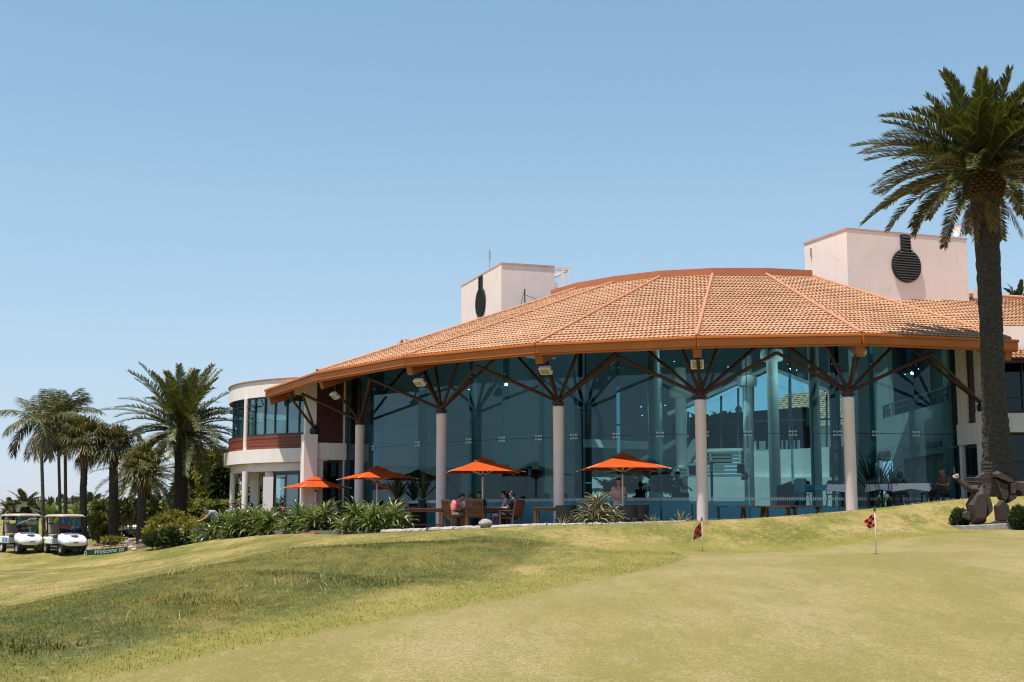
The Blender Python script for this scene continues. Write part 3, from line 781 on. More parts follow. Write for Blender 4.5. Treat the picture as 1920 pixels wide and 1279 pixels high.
for x, y0 in ((1290,772),(1352,742),(1384,728),(1412,715),(1480,712),(1550,738),(1583,752)): bw([(x-1.6,y0),(x+1.6,y0),(x+1.6,850),(x-1.6,850)], b, .08, .02)
bw([(1265,793),(1600,783),(1600,786),(1265,796)], b, .06, .03)
CB(b, 'window_mullion', M['frame_dark'])
# sloping ceiling lining with a bright gable edge beam
b = MB()
g0, g1, g2 = wpx(1258,778), wpx(1447,691), wpx(1600,752)
for p, q in ((g0, g1), (g1, g2)): b.beam(p+AV*.3, q+AV*.3, .35, .16)
CB(b, 'gable_beam', M['int_white'])
# outside canopy and dark pavilion just behind the back window
b = MB()
def cpx_(px, py, off): d = ray(px, py); t = (off + CC.dot(AV))/d.dot(AV); return d*t
b.prism([cpx(1333,777,-.5), cpx(1512,763,-.5), cpx(1512,800,-.5), cpx(1345,799,-.5), cpx(1342,790,-.5), cpx(1333,790,-.5)], -AV*3)
b.prism([cpx(1372,799,-.8), cpx(1390,799,-.8), cpx(1390,852,-.8), cpx(1372,852,-.8)], -AV*.4)
b.prism([cpx(1392,800,-1.5), cpx(1512,800,-1.5), cpx(1512,824,-1.5), cpx(1392,827,-1.5)], -AV*.3)
for x in (1400,1420,1437,1447,1462,1470,1478,1485,1492): b.prism([cpx(x-1.5,824,-1.55), cpx(x+1.5,824,-1.55), cpx(x+1.5,842,-1.55), cpx(x-1.5,842,-1.55)], -AV*.2)
b.prism([cpx(1500,800,-1.55), cpx(1535,796,-1.55), cpx(1535,842,-1.55), cpx(1500,842,-1.55)], -AV*.3)
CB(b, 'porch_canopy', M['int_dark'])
# landing balustrade, stairs, inner columns
b = MB()
bwl = lambda pts, off, th: b.prism([cpx(*p, off) for p in pts], -AV*th)
bwl([(1385,848),(1555,838),(1555,900),(1385,900)], 3.0, .2); bwl([(1090,823),(1240,829),(1240,843),(1090,838)], 5.0, .3)
bwl([(1255,892),(1300,822),(1306,826),(1306,842),(1275,896)], 6.0, .25); bwl([(1170,876),(1286,812),(1290,818),(1186,880)], 5.5, .2)
bwl([(1300,842),(1390,840),(1390,846),(1300,848)], 3.1, .3)
CB(b, 'balustrade', M['stucco_white'])
b = MB()
for i in range(7):
    p0, p1 = cpx(1262+i*4.0, 890-i*7.0, 7.6-i*.55), cpx(1392, 889-i*7.0, 7.6-i*.55)
    b.prism([p0, p1, p1-UP*.09, p0-UP*.09], -AV*.34)
CB(b, 'stair_tread', M['stucco_white'])
b = MB(); b.prism([cpx(1390,846,4.2), cpx(1400,846,4.2), cpx(1400,900,7.4), cpx(1390,900,7.4)], RV*.1); CB(b, 'stair_stringer', M['int_dark'])
b = MB(); b.tube([cpx(1387,846,6.3), cpx(1388,870,6.3)], .03, 6); b.tube([cpx(1307,858,6.5), cpx(1300,872,6.5)], .035, 6); CB(b, 'handrail', M['white_metal'])
for px, off, r, z1 in ((1228,11.5,.24,8.0),(1278,6.0,.24,6.6),(1452,10.5,.21,7.4),(1404,6.5,.2,6.9),(1530,12.0,.19,7.8)):
    p = cpx(px, 850, off); b = MB(); b.lathe((p.x,p.y,FL), [(r,0),(r,z1-FL-1.3),(r*1.9,z1-FL-1.25),(r*2.1,z1-FL-1.05),(r*1.9,z1-FL-.85),(r,z1-FL-.8),(r,z1-FL)], 24)
    CB(b, 'inner_column', M['stucco_white'], auto=35)
# dark steel posts and dark counters inside
b = MB()
for px, off in ((1085,15.2),(1568,13.5)):
    p = cpx(px, 850, off); b.box((p.x,p.y,3.6), (.30,.3,7.2))
CB(b, 'dark_post', M['black_metal'])
b = MB(); p = cpx(1475,930,15.6); b.prism([cpx(1456,912,15.6), cpx(1490,900,15.6), cpx(1490,975,15.6), cpx(1456,975,15.6)], -AV*.5); CB(b, 'dark_screen', M['int_dark'])
b = MB(); b.prism([cpx(1491,897,15.9), cpx(1508,897,15.9), cpx(1508,975,15.9), cpx(1491,975,15.9)], -AV*.3); CB(b, 'white_pillar', M['stucco_white'])
# ceiling spot lights (lit)
m, nt, out = new_mat('lit_spot'); e = N(nt, 'ShaderNodeEmission', Strength=6.0); e.inputs[0].default_value = (1,.95,.85,1); nt.links.new(e.outputs[0], out.inputs[0]); M['lit'] = m
for px, py in ((1202,763),(1247,760),(1264,678),(1204,779),(1494,694),(1697,702),(1722,692),(1365,688)):
    p = cpx(px, py, 11.0); b = MB(); b.ball(p, .013, 8, 6); CB(b, 'ceiling_spot', M['lit'])
    ld = bpy.data.lights.new('spot_light', 'POINT'); ld.energy = 32; ld.shadow_soft_size = .05; ld.color = (1,.96,.9); lo_ = bpy.data.objects.new('spot_light', ld); COL.objects.link(lo_); lo_.location = p-UP*.08

# flank walls and piers at both ends of the glass -----------------------------
for k in (-1, 5):
    s = -1 if k < 0 else 1
    b = MB(); t = (k-2)*.241
    rd = (PL(1, k, 0)-CC).normalized(); tg = rd.cross(UP)*s; tg = tg if tg.dot(RV*s) > 0 else -tg
    zb = -1.2
    p = PL(19.55, k, 0)
    rot = Matrix((tg, rd, UP)).transposed()
    b.box(PL(19.55, k, (zb+3.62)/2)-tg*0, (.50,.55,3.62-zb), rot)                 # pier
    b.box(PL(19.50, k, (3.62+5.9)/2)+tg*.12, (.26,.45,2.28), rot)                # slimmer upper pier
    b.box(PL(18.65, k, (2.62+3.30)/2)+tg*.05, (.30,1.25,.68), rot)               # band
    if k > 0:
        b.box(PL(18.33, k, (3.31+6.25)/2)+tg*.07, (.16,.37,2.94), rot); b.box(PL(19.13, k, (3.31+6.0)/2)+tg*.08, (.2,.29,2.69), rot)
    b.box(PL(18.07, k, (zb+6.3)/2)+tg*.06, (.16,.14,6.3-zb), rot)                 # jamb next to the glass
    b.box(PL(19.12, k, (zb+2.62)/2)+tg*.1, (.22,.30,2.62-zb), rot)
    CB(b, 'end_pier', M['stucco_white']); 
    b = MB(); b.box(PL(18.72, k, (3.30+6.3)/2)+tg*.14, (.12,1.13,3.0), rot)
    for j in range(14): b.box(PL(18.72, k, 3.4+j*.2)+tg*.07, (.03,1.10,.17), rot)
    CB(b, 'timber_cladding', M['timber_shaded'])
    b = MB(); b.box(PL(18.55, k, (zb+2.55)/2)+tg*.16, (.03,.80,2.55-zb), rot); CB(b, 'side_window', M['window_dark'])
    b = MB(); 
    for z in (.4+.3, 1.6, 2.55): b.box(PL(18.55, k, z)+tg*.13, (.05,.84,.07), rot)
    for rr in (18.16, 18.95): b.box(PL(rr, k, (zb+2.55)/2)+tg*.13, (.05,.06,2.55-zb), rot)
    CB(b, 'side_window_frame', M['frame_dark'])

# curved two-storey wing on the left -----------------------------------------
DC = Vector((-6.79, 62.63, 0)); DR = 6.4
def D(r, th, z): return DC + Vector((r*math.cos(th), r*math.sin(th), z))
def dring(mb, r0, r1, z0, z1, th0, th1, n=60, mi=0):
    ts = [th0+(th1-th0)*i/n for i in range(n+1)]
    for i in range(n):
        a, c = ts[i], ts[i+1]
        vs = [D(r, t, z) for z in (z0, z1) for r, t in ((r0,a),(r1,a),(r1,c),(r0,c))]
        fs = [(0,1,2,3),(4,7,6,5),(1,5,6,2),(0,3,7,4)]
        if i == 0: fs.append((0,4,5,1))
        if i == n-1: fs.append((3,2,6,7))
        mb.add(vs, fs, mi)
TH0, TH1 = R(120), R(292)
b = MB(); dring(b, DR-.3, DR, 5.52, 6.22, TH0, TH1); CB(b, 'parapet', M['stucco_white'], auto=30)
b = MB(); dring(b, DR-.36, DR+.05, 6.22, 6.27, TH0, TH1); CB(b, 'parapet_cap', M['kerb'], auto=30)
b = MB(); dring(b, DR-.35, DR+.16, 2.66, 3.24, TH0, TH1); CB(b, 'balcony_band', M['stucco_white'], auto=30)
b = MB(); dring(b, DR-.5, DR-.16, 2.30, 2.655, TH0, TH1); CB(b, 'lower_fascia', M['stucco_white'], auto=30)
b = MB(); b.prism([D(DR-.3, TH0+(TH1-TH0)*i/50, 2.40) for i in range(51)], (0,0,.2)); CB(b, 'wing_soffit', M['stucco_white'])
b = MB(); b.prism([D(DR-.31, TH0+(TH1-TH0)*i/50, 5.8) for i in range(51)], (0,0,.2)); CB(b, 'wing_roof', M['conc'])
b = MB()
for j in range(4): dring(b, DR-.2, DR-.045+.012*(j % 2), 3.25+j*.15, 3.25+j*.15+.142, TH0, TH1)
CB(b, 'weatherboards', M['timber'], auto=30)
def thpx(px, r, z0=4.5):                                          # angle on the drum seen at photo column px
    d = ray(px, 800); d.z = 0; a = d.dot(d); bq = -2*d.dot(DC); cq = DC.dot(DC)-r*r
    t = (-bq-math.sqrt(max(0, bq*bq-4*a*cq)))/(2*a); p = d*t-DC; th = math.atan2(p.y, p.x); return th if th > 0 else th+2*math.pi
MU = [437.5, 446, 456.5, 464, 478, 496.5, 515.5, 538, 561, 585]
ths = [R(120), R(135), R(150), R(165), R(176)] + [thpx(x, DR-.08) for x in MU]
ths = sorted(t for t in ths)
for i in range(len(ths)-1):
    b = MB(); t0, t1 = ths[i]+.004, ths[i+1]-.004
    b.prism([D(DR-.10,t0,3.9), D(DR-.10,t1,3.9), D(DR-.10,t1,5.5), D(DR-.10,t0,5.5)], (D(DR-.12,t0,0)-D(DR-.10,t0,0)))
    w = CB(b, 'wing_window', M['window'])
    b = MB(); b.prism([D(DR-.15,t0,3.92), D(DR-.15,t1,3.92), D(DR-.15,t1,4.48), D(DR-.15,t0,4.48)], (D(DR-.17,t0,0)-D(DR-.15,t0,0)))
    CB(b, 'frosted_strip', M['frost'], w)
b = MB()
for t in ths: b.beam(D(DR-.08,t,3.86), D(DR-.08,t,5.52), .055, .07, up=D(1,t,0)-DC)
dring(b, DR-.12, DR-.03, 3.845, 3.905, TH0, TH1); dring(b, DR-.11, DR-.05, 5.16, 5.20, R(120), R(222)); dring(b, DR-.12, DR-.04, 5.47, 5.515, TH0, TH1)
t = thpx(472, DR); b.beam(D(DR+.05,t-.05,5.14), D(DR+.05,t+.05,5.14), .04, .05); b.beam(D(DR-.02,t+.06,5.45), D(DR+.12,t+.06,5.16), .03, .03)
CB(b, 'wing_window_frame', M['frame_dark'], auto=30)
t = thpx(460, DR); b = MB(); b.tube([D(DR-.03,t,3.24), D(DR-.03,t,5.54)], .10, 12); CB(b, 'white_mullion_post', M['stucco_white'], auto=40)
# room inside the wing upper floor
b = MB(); b.prism([D(DR-.6, TH0+(TH1-TH0)*i/40, 3.3) for i in range(41)], (0,0,.08)); CB(b, 'wing_floor', M['int_floor'])
b = MB()
quad_wall(b, D(3.2,R(285),0), D(1.5,R(200),0), 3.4, 5.75); quad_wall(b, D(1.5,R(200),0), D(5.6,R(140),0), 3.4, 4.2); quad_wall(b, D(1.5,R(200),0), D(5.6,R(140),0), 5.0, 5.75)
for f_ in (0,.3,.62,.97): p = D(1.5,R(200),0).lerp(D(5.6,R(140),0), f_); b.box((p.x,p.y,4.6), (.2,.2,.82))
CB(b, 'wing_room_wall', M['int_white'])
# ground floor columns and inner glazing under the wing
for px, py, Dd, r in ((435.5,930,60.6,.125),(459,930,58.3,.135),(478,930,60.5,.2),(505,930,58.0,.2)):
    p = at(px, py, Dd); b = MB()
    if r < .2: b.lathe((p.x,p.y,-1.3), [(r,0),(r,3.62)], 20)
    else: b.box((p.x,p.y,.55), (.36,.36,3.7))
    CB(b, 'wing_column', M['stucco_white'], auto=40)
b = MB()
a0, a1 = at(516,930,57.5), at(588,930,56.0); a0.z = a1.z = 0
quad_wall(b, a0, a1, -1.2, 2.28, .03); CB(b, 'ground_floor_glazing', M['window'])
b = MB(); quad_wall(b, a0+Vector((0,3,0)), a1+Vector((1,3,0)), -1.2, 2.3); CB(b, 'inner_wall', M['int_dark'])
b = MB()
for f_ in (0,.28,.62,1): p = a0.lerp(a1, f_); b.beam(p-UP*1.2+Vector((0,-.03,0)), p+UP*2.28+Vector((0,-.03,0)), .06, .07)
b.beam(a0+UP*2.2+Vector((0,-.05,0)), a1+UP*2.2+Vector((0,-.05,0)), .08, .14); CB(b, 'glazing_frame', M['frame_dark'])
p0, p1 = at(493,920,57.2), at(512,920,57.0); b = MB(); b.prism([p0.xy.to_3d()+UP*.62, p1.xy.to_3d()+UP*.72, p1.xy.to_3d()+UP*2.05, p0.xy.to_3d()+UP*2.05], (0,.04,0)); CB(b, 'roller_blind', M['dish'])
b = MB(); q0, q1 = at(464,890,62.5), at(505,880,60.0); b.prism([q0.xy.to_3d()+UP*1.9, q1.xy.to_3d()+UP*1.9, q1.xy.to_3d()+UP*2.35, q0.xy.to_3d()+UP*2.35], (0,.2,0)); CB(b, 'porch_beam', M['stucco_white'])
# panel between pier and glass on the left, ground floor
M['coping'] = simple('salmon_coping', (.62,.34,.25), .6, .1, 3)
# towers -----------------------------------------------------------------------
def tower(c, dl, dr, ll, lr, ztop, zbot, face):
    """c near corner; dl, dr unit directions of the two seen faces; louvre on face 'l' or 'r'"""
    b = MB(); c = Vector(c); q = [c, c+dr*lr, c+dr*lr+dl*ll, c+dl*ll]
    q = [Vector((p.x,p.y,zbot)) for p in q]
    b.prism(q, (0,0,ztop-zbot)); o = CB(b, 'tower', M['stucco'])
    b = MB(); e = .03
    ctr = sum(q, Vector())/4
    b.prism([ctr+(p-ctr)*(1+e/3)+UP*(ztop-zbot) for p in q], (0,0,.07)); CB(b, 'coping', M['coping'], o)
    d, ln = (dl, ll) if face == 'l' else (dr, lr)
    n = d.cross(UP); n = n if n.dot(Vector((0,-1,0))) > 0 else -n
    m0 = c+d*ln*.475; m0.z = 0
    zc, rr = ztop-1.31, .67
    def P(x, z, o_=0): return m0+d*x+n*o_+UP*z
    out_ = [P(rr*math.sin(a), zc+rr*math.cos(a), .012) for a in [math.asin(.2/rr)+(2*math.pi-2*math.asin(.2/rr))*i/48 for i in range(49)]]
    out_ = [P(.2, ztop-.06, .012)] + out_ + [P(-.2, ztop-.06, .012)]
    b = MB(); b.prism(out_, n*.03); lv = CB(b, 'louvre', M['black_metal'], o)
    b = MB()
    for i in range(13):
        z = zc-rr+.08+i*.104; w = math.sqrt(max(0.01, rr*rr-(z-zc)**2))-.03
        b.beam(P(-w, z, .085), P(w, z, .085), .09, .022, up=(n*.6+UP*.8))
    for i in range(5):
        z = zc+rr+.02+i*.125
        if z < ztop-.1: b.beam(P(-.18, z, .085), P(.18, z, .085), .09, .022, up=(n*.6+UP*.8))
    CB(b, 'louvre_blade', M['louvre'], lv)
    b = MB(); fr = [p+n*.03 for p in out_]
    for i in range(len(fr)): b.beam(fr[i], fr[(i+1) % len(fr)], .05, .09, up=n)
    CB(b, 'louvre_frame', M['black_metal'], lv)
    return o
M['louvre'] = simple('dark_louvre_blade', (.10,.105,.105), .35, .15, 6)
ZTW = 11.77
def ztop_at(px, py): 
    return atz(px, py, ZTW)
def dirn(a, b_): d = (b_-a); d.z = 0; return d.normalized(), d.length
c2 = ztop_at(1587,430); l2 = ztop_at(1508,458); r2 = ztop_at(1812,450)
c1 = ztop_at(940,495); l1 = ztop_at(865,538); r1 = ztop_at(1066,503)
dr2, lr2 = dirn(c2, r2); dl2, ll2 = dirn(c2, l2); dr1, lr1 = dirn(c1, r1); dl1, ll1 = dirn(c1, l1)
t2 = tower(c2, dl2, dr2, ll2, lr2, ZTW, 7.5, 'r')
wall_end = c1+dr1*lr1*.79
t1 = tower(c1, dl1, dr1, ll1, lr1*.79, ZTW, 7.5, 'l')
b = MB(); p = c1+dr1*lr1; p.z = 0; w0 = wall_end.copy(); w0.z = 0
for q in (p, w0.lerp(p, .55)): b.beam(q+UP*8, q+UP*(ZTW-.12), .12, .16)
b.beam(w0+UP*(ZTW-.06), p+UP*(ZTW-.06)+dr1*.06, .14, .13); b.beam(p+UP*(ZTW-.06), p+dl1*ll1+UP*(ZTW-.06), .12, .13); b.beam(p+dl1*ll1+UP*8, p+dl1*ll1+UP*ZTW, .12, .16)
b.beam(w0.lerp(p,.4)+dl1*1.2+UP*8, w0.lerp(p,.6)+dl1*1.2+UP*(ZTW-.5), .35, .3); b.beam(w0+dl1*.5+UP*10.9, p+dl1*.5+UP*10.9, .04, .05); b.beam(w0+dl1*.5+UP*10.3, p+dl1*.5+UP*10.3, .04, .05)
CB(b, 'open_frame', M['stucco'], t1)
b = MB(); p = l2.copy(); b.box((p.x+.22,p.y-.5,ZTW-.45), (.2,.05,.35)); CB(b, 'tower_vent', M['conc'], t2)
# aerials and dish
b = MB(); p = at(918,503,62.0); b.tube([p-UP*.6, p+UP*.95], .022, 6); b.tube([p+UP*.45, p+UP*.8], .05, 8); CB(b, 'aerial', M['steel'])
b = MB(); p = at(984,574,56.5); b.tube([p-UP*.3, p+UP*.75], .03, 6); b.tube([p+UP*.72, at(974,578,56.5)-UP*.1], .012, 5); b.tube([p+UP*.5, at(1020,563,57)-UP*.1], .012, 5); CB(b, 'stay_mast', M['black_metal'])
p = at(1798,433,55.0); b = MB()
n_ = Vector((-.75,-.6,.25)).normalized(); s_ = n_.cross(UP).normalized(); u_v = s_.cross(n_)
rings = [(0,0),(.12,.012),(.22,.04),(.30,.085)]
vs = []; fs = []
for r_, h_ in rings[1:]:
    for j in range(20): a = 2*math.pi*j/20; vs.append(p+s_*r_*math.cos(a)*.8+u_v*r_*math.sin(a)+n_*h_)
vs.append(p); 
for j in range(20):
    j2 = (j+1) % 20; fs.append((60, j, j2)); fs += [(i*20+j, (i+1)*20+j, (i+1)*20+j2, i*20+j2) for i in range(2)]
b.add(vs, fs); b.tube([p, p+n_*.34-u_v*.05], .014, 5); b.box(p+n_*.34-u_v*.05, (.05,.05,.05)); b.tube([p-n_*.02, p-n_*.12-UP*.1, p-n_*.12-UP*.55], .025, 6); b.tube([p-n_*.1+UP*.1, p-n_*.4+UP*.12], .015, 5)
CB(b, 'satellite_dish', M['dish'])
# little gablet and roof vent
g = at(768,640,60.0); b = MB()
wv_ = Vector((1,.55,0)).normalized(); dv_ = Vector((-.55,1,0)).normalized()
gf = at(757,638,59.0)
b.prism([gf-dv_.cross(UP)*0+Vector((-.34,-.1,-.35)), gf+Vector((.16,-.05,-.35)), gf+Vector((-.05,0,.05))], (.9,.5,0)); CB(b, 'gablet', M['cap'])
b = MB(); b.beam(gf+Vector((-.42,-.14,-.34)), gf+Vector((-.06,-.04,.1)), .08, .06); b.beam(gf+Vector((-.06,-.04,.1)), gf+Vector((.2,-.1,-.34)), .08, .06); CB(b, 'gablet_bargeboard', M['stucco'])
b = MB(); p = at(1832,548,54.0); b.box(p, (.22,.22,.5)); CB(b, 'roof_vent', M['dish'])

# right hand wing: tiled roof, white wall, windows --------------------------------
b = MB(); ea0, ea1 = at(1800,622,47.5), at(2300,622,47.5); rg0, rg1 = at(1560,536,55.5), at(2280,585,58)
ea0 = Vector((13.0,47.5,ea0.z)); 
tile_facet(b, Vector((14.6,47.5,ea1.z)), ea1, rg0, rg1); rw = CB(b, 'wing_tiled_roof', M['tile'], fix=False)
b = MB(); b.tube([rg0+UP*.04, rg1+UP*.04], .1, 8); CB(b, 'ridge_cap', M['cap'], rw, smooth=True)
b = MB(); b.prism([Vector((15.2,47.9,6.9)), Vector((29,47.9,6.9)), Vector((29,58,9.0)), Vector((14.6,55.6,9.2))], (0,0,-.12)); CB(b, 'wing_roof_lining', M['soffit'], rw)
WX0, WX1, WY = 15.75, 27.0, 45.2
b = MB()
def wallbox(x0, x1, z0, z1, y=WY, th=.25): b.box(((x0+x1)/2, y+th/2, (z0+z1)/2), (x1-x0, th, z1-z0))
wallbox(WX0, WX1, 5.95, 7.0, WY+1.6); wallbox(WX0, WX1, 3.13, 3.78, WY); wallbox(WX0-.25, WX0+.55, -.5, 3.12, WY+.02); wallbox(WX0-.25, WX0+.42, 3.79, 6.2, WY+.02)
wallbox(20.6, 21.2, -.5, 3.12, WY+.02)
wallbox(WX1, WX1+.3, -.5, 6.9, WY)
CB(b, 'right_wing_wall', M['stucco_white'])
b = MB(); b.box(((WX0+.4+WX1)/2, WY+.35, 4.8), (WX1-WX0-.4, .06, 2.1)); CB(b, 'upper_window', M['window_dark'])
b = MB()
for x in np.arange(WX0+.5, WX1, 1.25): b.box((x, WY+.29, 4.85), (.07,.06,2.1))
b.box(((WX0+WX1)/2+.2, WY+.28, 3.83), (WX1-WX0-.5,.07,.08)); b.box(((WX0+WX1)/2+.2, WY+.28, 4.32), (WX1-WX0-.5,.05,.06))
for x in np.arange(WX0+.75, WX1, 1.12): b.box((x, WY+.34, 1.3), (.09,.06,3.6))
b.box(((WX0+WX1)/2+.2, WY+.33, 2.15), (WX1-WX0-.6,.05,.09)); b.box(((WX0+WX1)/2+.2, WY+.33, 3.09), (WX1-WX0-.6,.06,.07))
CB(b, 'wing_joinery', M['black_metal'])
b = MB(); b.box(((WX0+.6+WX1)/2, WY+.42, 1.3), (WX1-WX0-.6,.05,3.6)); CB(b, 'lower_window', M['window_dark'])
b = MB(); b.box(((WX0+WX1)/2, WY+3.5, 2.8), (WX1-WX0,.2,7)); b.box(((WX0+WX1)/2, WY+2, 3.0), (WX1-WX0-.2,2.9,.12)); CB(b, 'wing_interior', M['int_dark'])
b = MB(); b.box(((WX0+WX1)/2, WY+1.6, 2.75), (WX1-WX0-.6,1.6,.3)); CB(b, 'wing_ceiling', M['stucco'])
# small lean-to eave beyond the palm
b = MB(); tile_facet(b, Vector((15.9,44.2,5.52)), Vector((27,43.9,5.6)), Vector((16.2,46.6,6.1)), Vector((27,46.6,6.2))); lt = CB(b, 'lean_to_roof', M['tile'], fix=False)
b = MB(); b.prism([Vector((15.9,44.25,5.48)), Vector((27,43.95,5.56)), Vector((27,46.6,6.1)), Vector((16.2,46.6,6.0))], (0,0,-.12)); CB(b, 'lean_to_soffit', M['soffit'], lt)
# patio
b = MB()
pa = [L(r_*math.sin(t), r_*math.cos(t), PZ) for r_, t in [(22.6,-1.0+1.55*i/30) for i in range(31)]]
pb = [L(17.6*math.sin(t), 17.6*math.cos(t), PZ) for t in [.55-1.55*i/30 for i in range(31)]]
b.prism(pa+pb, (0,0,-.4)); pt = b.build('patio', M['paving']); tag(pt, kind='structure')

# ------------------------------------------------------------------ palms and planting
def fronds(n, L_, base, e_rng, droop, nleaf, ll, wleaf, vee=.35, hang=0.0, az0=0, seed=1, elev_pow=1.0, az_rng=None, curl=1.4, sweep=.55):
    """pinnate crown: returns leaflet verts/faces and stem tubes"""
    r = np.random.default_rng(seed); LV = []; stems = MB(); ga = 2.399963
    for i in range(n):
        f = (i+.5)/n
        e = e_rng[0] + (e_rng[1]-e_rng[0])*f**elev_pow + r.normal(0, .06)
        a = az0 + i*ga + r.normal(0, .1)
        if az_rng is not None: a = r.uniform(*az_rng)
        ln = L_*(.82+.3*r.random())*(.72+.28*min(1, (1.6-e)/1.0) if e > .6 else 1)
        dp = droop*(.75+.5*r.random())*(1.0 if e < 1.0 else .55)
        K = 16; p = np.array(base, float) + np.array((math.cos(a), math.sin(a), 0))*.12; pts = [p]; tans = []
        side = np.array((-math.sin(a), math.cos(a), 0))
        tw = r.normal(0, .12)
        for k in range(K):
            t = (k+.5)/K; el = e - dp*t**curl
            aa = a+tw*t*2
            d = np.array((math.cos(aa)*math.cos(el), math.sin(aa)*math.cos(el), math.sin(el))); tans.append(d)
            pts.append(pts[-1]+d*ln/K)
        pts = np.array(pts); tans = np.array(tans)
        stems.tube([Vector(q) for q in pts[::2]], [max(.006, .03*L_/3.3*(1-j/(K/2))+.004) for j in range(len(pts[::2]))], 4, cap=False)
        ts = np.linspace(.10, .995, nleaf); seg = np.minimum((ts*K).astype(int), K-1); fr = ts*K-seg
        P = pts[seg]+(pts[seg+1]-pts[seg])*fr[:, None]; T = tans[seg]
        Nn = np.cross(T, side[None]); Nn /= np.linalg.norm(Nn, axis=1)[:, None]+1e-9
        Nn = np.where(Nn[:, 2:3] < 0, -Nn, Nn)
        prof = np.clip(np.minimum((ts-.06)*5.0, 1), .15, 1)*(1-.55*np.clip((ts-.6)/.4, 0, 1))
        for sg in (-1, 1):
            jit = r.normal(0, .12, (nleaf, 3))
            D_ = side[None]*sg*.85 + T*(sweep+.45*ts[:, None]) + Nn*vee + jit
            D_[:, 2] -= hang
            D_ /= np.linalg.norm(D_, axis=1)[:, None]
            l = (ll*prof*(.85+.3*r.random(nleaf)))[:, None]
            wv = np.cross(D_, Nn); wv /= np.linalg.norm(wv, axis=1)[:, None]+1e-9; wv *= wleaf/2
            tip = P+D_*l; tip[:, 2] -= hang*l[:, 0]*.35+.04*l[:, 0]
            mid = P+D_*l*.55
            LV.append(np.stack([P-wv*.5, P+wv*.5, mid+wv, tip, mid-wv], 1))
    V = np.concatenate(LV).reshape(-1, 3); m = len(V)//5; o = np.arange(m)[:, None]*5
    Fc = np.concatenate([np.concatenate([o, o+1, o+2], 1), np.concatenate([o, o+2, o+4], 1), np.concatenate([o+4, o+2, o+3], 1)])
    return V, Fc, stems
def fan_crown(n, base, pet, rad, seed, e_rng=(1.3,-.7), blades_=22, w=.05, droop=.35):
    r = np.random.default_rng(seed); LV = []; stems = MB()
    for i in range(n):
        f = (i+.5)/n; e = e_rng[0]+(e_rng[1]-e_rng[0])*f**.9+r.normal(0, .1); a = i*2.399963+r.normal(0, .15)
        pl = pet*(.8+.4*r.random()); d = np.array((math.cos(a)*math.cos(e), math.sin(a)*math.cos(e), math.sin(e)))
        b = np.array(base, float); hub = b+d*pl; hub[2] -= pl*.08
        stems.tube([Vector(b), Vector(hub)], [.018, .011], 4, cap=False)
        side = np.array((-math.sin(a), math.cos(a), 0)); nn = np.cross(d, side); tilt = r.normal(0, .25)
        for k in range(blades_):
            q = (k/(blades_-1)-.5)*R(230)+r.normal(0, .04)
            D_ = d*math.cos(q)+side*math.sin(q)+nn*(.12*math.cos(q)+tilt*math.sin(q)*.5); D_ /= np.linalg.norm(D_)
            l = rad*(.75+.25*math.cos(q*.8))*(.85+.3*r.random())
            wv = np.cross(D_, nn); wv /= np.linalg.norm(wv)+1e-9; wv *= w/2
            mid = hub+D_*l*.6; tip = hub+D_*l*.98; tip[2] -= droop*l*(.6+.8*r.random())
            LV.append(np.stack([hub-wv*.3, hub+wv*.3, mid+wv, tip, mid-wv]))
    V = np.concatenate(LV).reshape(-1, 3); m = len(V)//5; o = np.arange(m)[:, None]*5
    Fc = np.concatenate([np.concatenate([o, o+1, o+2], 1), np.concatenate([o, o+2, o+4], 1), np.concatenate([o+4, o+2, o+3], 1)])
    return V, Fc, stems
def rough_trunk(mb, pts, rad, n=22, rings=60, amp=.06, seed=0, ring=0.0, flare=0):
    """trunk with a lumpy bark surface following a polyline"""
    pts = [Vector(p) for p in pts]; m = len(pts)-1; vs = []; fs = []; rr = random.Random(seed)
    for i in range(rings+1):
        t = i/rings*m; k = min(int(t), m-1); f = t-k
        c = pts[k].lerp(pts[k+1], f); r0 = rad[k]+(rad[k+1]-rad[k])*f
        for j in range(n):
            a = 2*math.pi*j/n
            w = mnoise.noise(Vector((math.cos(a)*2.2, math.sin(a)*2.2, c.z*5+seed)))*amp + rr.uniform(-.5,.5)*amp*.7
            w += ring*(1 if i % 2 else -1)
            vs.append(c+Vector((math.cos(a), math.sin(a), 0))*r0*(1+w))
    for i in range(rings):
        for j in range(n):
            j2 = (j+1) % n; fs.append((i*n+j, i*n+j2, (i+1)*n+j2, (i+1)*n+j))
    fs.append(tuple(range(rings*n, rings*n+n)))
    mb.add(vs, fs); return mb
def V3(V, off): return V-np.array(off)

